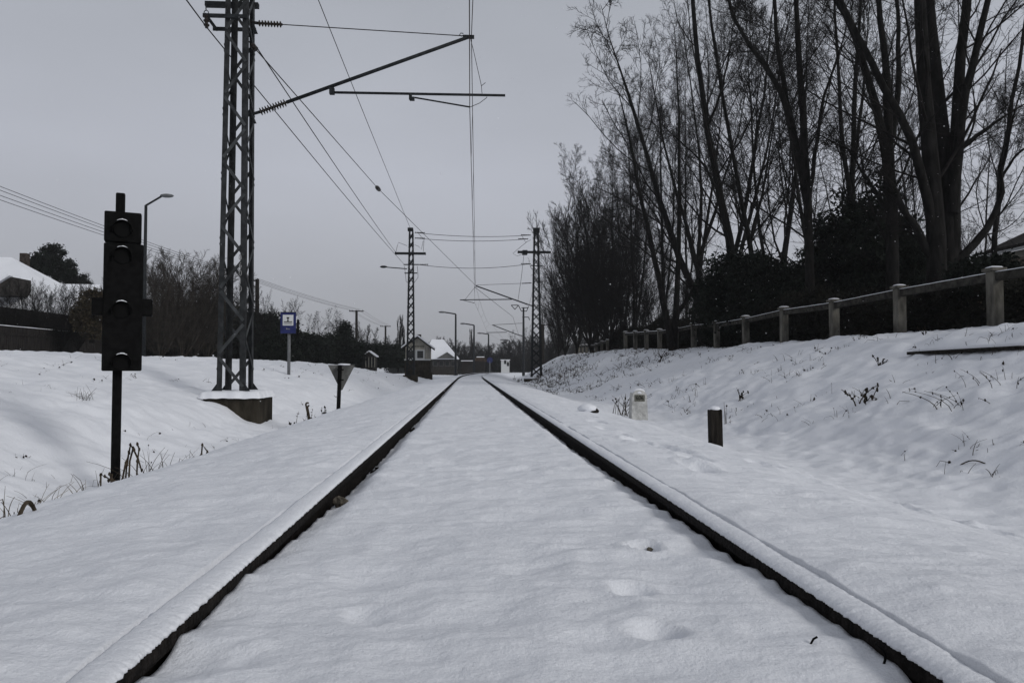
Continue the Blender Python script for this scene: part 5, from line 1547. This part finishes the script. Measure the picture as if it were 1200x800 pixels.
# small snowy stone left of the distance stone
q = gpt(688, 483)
t = thing('stone', q, 'low stone under a snow cap beside the track, left of the white distance stone', 'stone')
MB().blob(q + [0.05, 0, 0.0], (0.10, 0.10, 0.08), 3, 12, 7, 0.3).build('stone_body', M['wood'], t); MB().blob(q + [0, -.02, 0.05], (0.12, 0.11, 0.06), 4, 12, 8, 0.25, False).build('snow_cap', M['snow'], t, True)

# countless small stems over the banks
rng = np.random.default_rng(5)
b = MB(); b2 = MB(); rg = random.Random(8)


def scatter(n, u0, u1, y0, y1, hmin, hmax, r, thr):
    c_ = 0
    while c_ < n:
        u = rg.uniform(u0, u1); y = y0 + (y1 - y0) * rg.random() ** 1.4
        x = u + TC + float(shift(y))
        if mnoise.noise(Vector((x * 0.7, y * 0.35, 3))) < thr: c_ += 0.2; continue
        p = (x, y, gz(x, y)); k = rg.choice((1, 1, 2, 3, 5))
        for _ in range(k):
            pts = stalk(b, (x + rg.gauss(0, .04), y + rg.gauss(0, .05), p[2]), rg.uniform(hmin, hmax), rg.uniform(-1.3, 1.3), rg.uniform(0, 6.3), r * rg.uniform(.6, 1.3) * (1 + y / 30), rg.uniform(.4, .8) if rg.random() < .3 else None)
            if rg.random() < 0.22:
                cc = pts[rg.randint(2, 5)]; s_ = rg.uniform(.006, .015) * (1 + y / 40)
                b2.blob(cc, (s_, s_ * .6, s_ * rg.uniform(.5, 1.2)), rg.randint(0, 99), 6, 4, 0.6)
        c_ += 1


scatter(260, 4.2, 9.0, 6, 14, 0.05, 0.20, 0.003, 0.0)
scatter(300, 4.0, 9.0, 13, 30, 0.06, 0.22, 0.003, 0.05)
scatter(620, 3.2, 9.2, 28, 70, 0.08, 0.32, 0.0035, -0.15)
scatter(260, 4.0, 6.2, 36, 56, 0.10, 0.40, 0.004, -0.5)
scatter(120, -9.0, -3.6, 6, 14, 0.04, 0.13, 0.0016, 0.0)
scatter(150, -9.5, -4.0, 14, 50, 0.05, 0.16, 0.0022, 0.0)
tag(b.build('dead_stems', M['weed']), 'countless thin dead stems poking through the snow of both banks', 'weeds', kind='stuff')
tag(b2.build('dead_leaf_litter', M['deadleaf']), 'tiny dark dead leaves caught on the stems over the banks', 'leaves', kind='stuff')

# falling snow
rng = np.random.default_rng(3)
N = 5200
yy = 2.0 + 33 * rng.uniform(0, 1, N) ** 0.55
xx = yy * (51 / F + rng.uniform(-0.80, 0.80, N)); zz = 0.0 + CAMZ + yy * rng.uniform(-0.12, 0.56, N)
ok = zz > 0.2
P = np.stack([xx, yy, zz], 1)[ok]; s = rng.uniform(0.0016, 0.0038, len(P))
octv = np.array([(1, 0, 0), (-1, 0, 0), (0, 1, 0), (0, -1, 0), (0, 0, 1), (0, 0, -1)], float)
octf = np.array([(0, 2, 4), (2, 1, 4), (1, 3, 4), (3, 0, 4), (2, 0, 5), (1, 2, 5), (3, 1, 5), (0, 3, 5)])
V = (P[:, None, :] + octv[None] * s[:, None, None]).reshape(-1, 3)
Fq = (octf[None] + (np.arange(len(P)) * 6)[:, None, None]).reshape(-1, 3)
tag(link('snowflakes', mesh_np('snowflakes', V, Fq, M['snow'])), 'fine snow falling through the air', 'snowflakes', kind='stuff')

# ------------------------------------------------------------------ air, light
HAZE = 0.00055
if HAZE:
    hm = bpy.data.materials.new('haze'); hm.use_nodes = True; nt = hm.node_tree
    for n_ in list(nt.nodes):
        if n_.type == 'BSDF_PRINCIPLED': nt.nodes.remove(n_)
    pv = nt.nodes.new('ShaderNodeVolumePrincipled'); pv.inputs['Density'].default_value = HAZE; pv.inputs['Color'].default_value = (0.85, 0.87, 0.90, 1)
    nt.links.new(pv.outputs[0], nt.nodes['Material Output'].inputs['Volume'])
    b = MB(); b.box((20, 740, 10), (2600, 1560, 60))
    tag(b.build('haze', hm), 'thin grey winter haze', 'haze', kind='stuff')

w = bpy.data.worlds.new('World'); scene.world = w; w.use_nodes = True
nt = w.node_tree; bg = nt.nodes['Background']
sky = nt.nodes.new('ShaderNodeTexSky'); sky.sky_type = 'NISHITA'; sky.sun_disc = False
SUN_EL, SUN_AZ = R(27), R(130)       # azimuth clockwise from +Y (down the track)
sky.sun_elevation = SUN_EL; sky.sun_rotation = SUN_AZ; sky.dust_density = 6; sky.air_density = 1.0
bw = nt.nodes.new('ShaderNodeHueSaturation'); bw.inputs['Saturation'].default_value = 0.15
nt.links.new(sky.outputs[0], bw.inputs['Color'])
tc = nt.nodes.new('ShaderNodeTexCoord'); sx = nt.nodes.new('ShaderNodeSeparateXYZ'); nt.links.new(tc.outputs['Generated'], sx.inputs[0])
rp = nt.nodes.new('ShaderNodeValToRGB'); nt.links.new(sx.outputs['Z'], rp.inputs[0])
el = rp.color_ramp.elements
el[0].position = 0.0; el[0].color = (0.341, 0.348, 0.371, 1)
el[1].position = 1.0; el[1].color = (0.27, 0.285, 0.32, 1)
for ps_, cc in ((0.10, (0.371, 0.384, 0.422, 1)), (0.25, (0.413, 0.432, 0.488, 1)), (0.45, (0.36, 0.38, 0.425, 1))):
    e = rp.color_ramp.elements.new(ps_); e.color = cc
cn = nt.nodes.new('ShaderNodeTexNoise'); cn.inputs['Scale'].default_value = 1.6; cn.inputs['Detail'].default_value = 4
mp = nt.nodes.new('ShaderNodeMapping'); mp.inputs['Scale'].default_value = (1, 1, 2.5); nt.links.new(tc.outputs['Generated'], mp.inputs[0]); nt.links.new(mp.outputs[0], cn.inputs['Vector'])
cm = nt.nodes.new('ShaderNodeMapRange'); cm.inputs['From Min'].default_value = 0.3; cm.inputs['From Max'].default_value = 0.7; cm.inputs['To Min'].default_value = 9.2; cm.inputs['To Max'].default_value = 10.7
nt.links.new(cn.outputs['Fac'], cm.inputs['Value'])
ml = nt.nodes.new('ShaderNodeMix'); ml.data_type = 'RGBA'; ml.blend_type = 'MULTIPLY'; ml.inputs['Factor'].default_value = 1
nt.links.new(rp.outputs[0], ml.inputs['A']); nt.links.new(cm.outputs[0], ml.inputs['B'])
mix = nt.nodes.new('ShaderNodeMix'); mix.data_type = 'RGBA'; mix.inputs['Factor'].default_value = 0.97
nt.links.new(bw.outputs[0], mix.inputs['A']); nt.links.new(ml.outputs['Result'], mix.inputs['B'])
nt.links.new(mix.outputs['Result'], bg.inputs['Color']); bg.inputs['Strength'].default_value = 0.1

sd = bpy.data.lights.new('sun', 'SUN'); sd.energy = 1.35; sd.angle = R(17); sd.color = (1.0, 0.98, 0.95)
so = bpy.data.objects.new('sun', sd); C.objects.link(so)
dirv = Vector((math.sin(SUN_AZ) * math.cos(SUN_EL), math.cos(SUN_AZ) * math.cos(SUN_EL), math.sin(SUN_EL)))
so.rotation_euler = dirv.to_track_quat('Z', 'Y').to_euler()
so.location = (20, 10, 30)

scene.render.engine = 'CYCLES'
scene.cycles.max_bounces = 5; scene.cycles.diffuse_bounces = 3; scene.cycles.volume_bounces = 0
scene.view_settings.view_transform = 'Standard'; scene.view_settings.look = 'None'
scene.view_settings.exposure = 0.14; scene.view_settings.gamma = 1.0; scene.view_settings.use_curve_mapping = False

for o_ in scene.objects:
    l_ = o_.get('label')
    if l_ and len(l_.split()) > 16: print('LONG', len(l_.split()), o_.name, '|', l_)
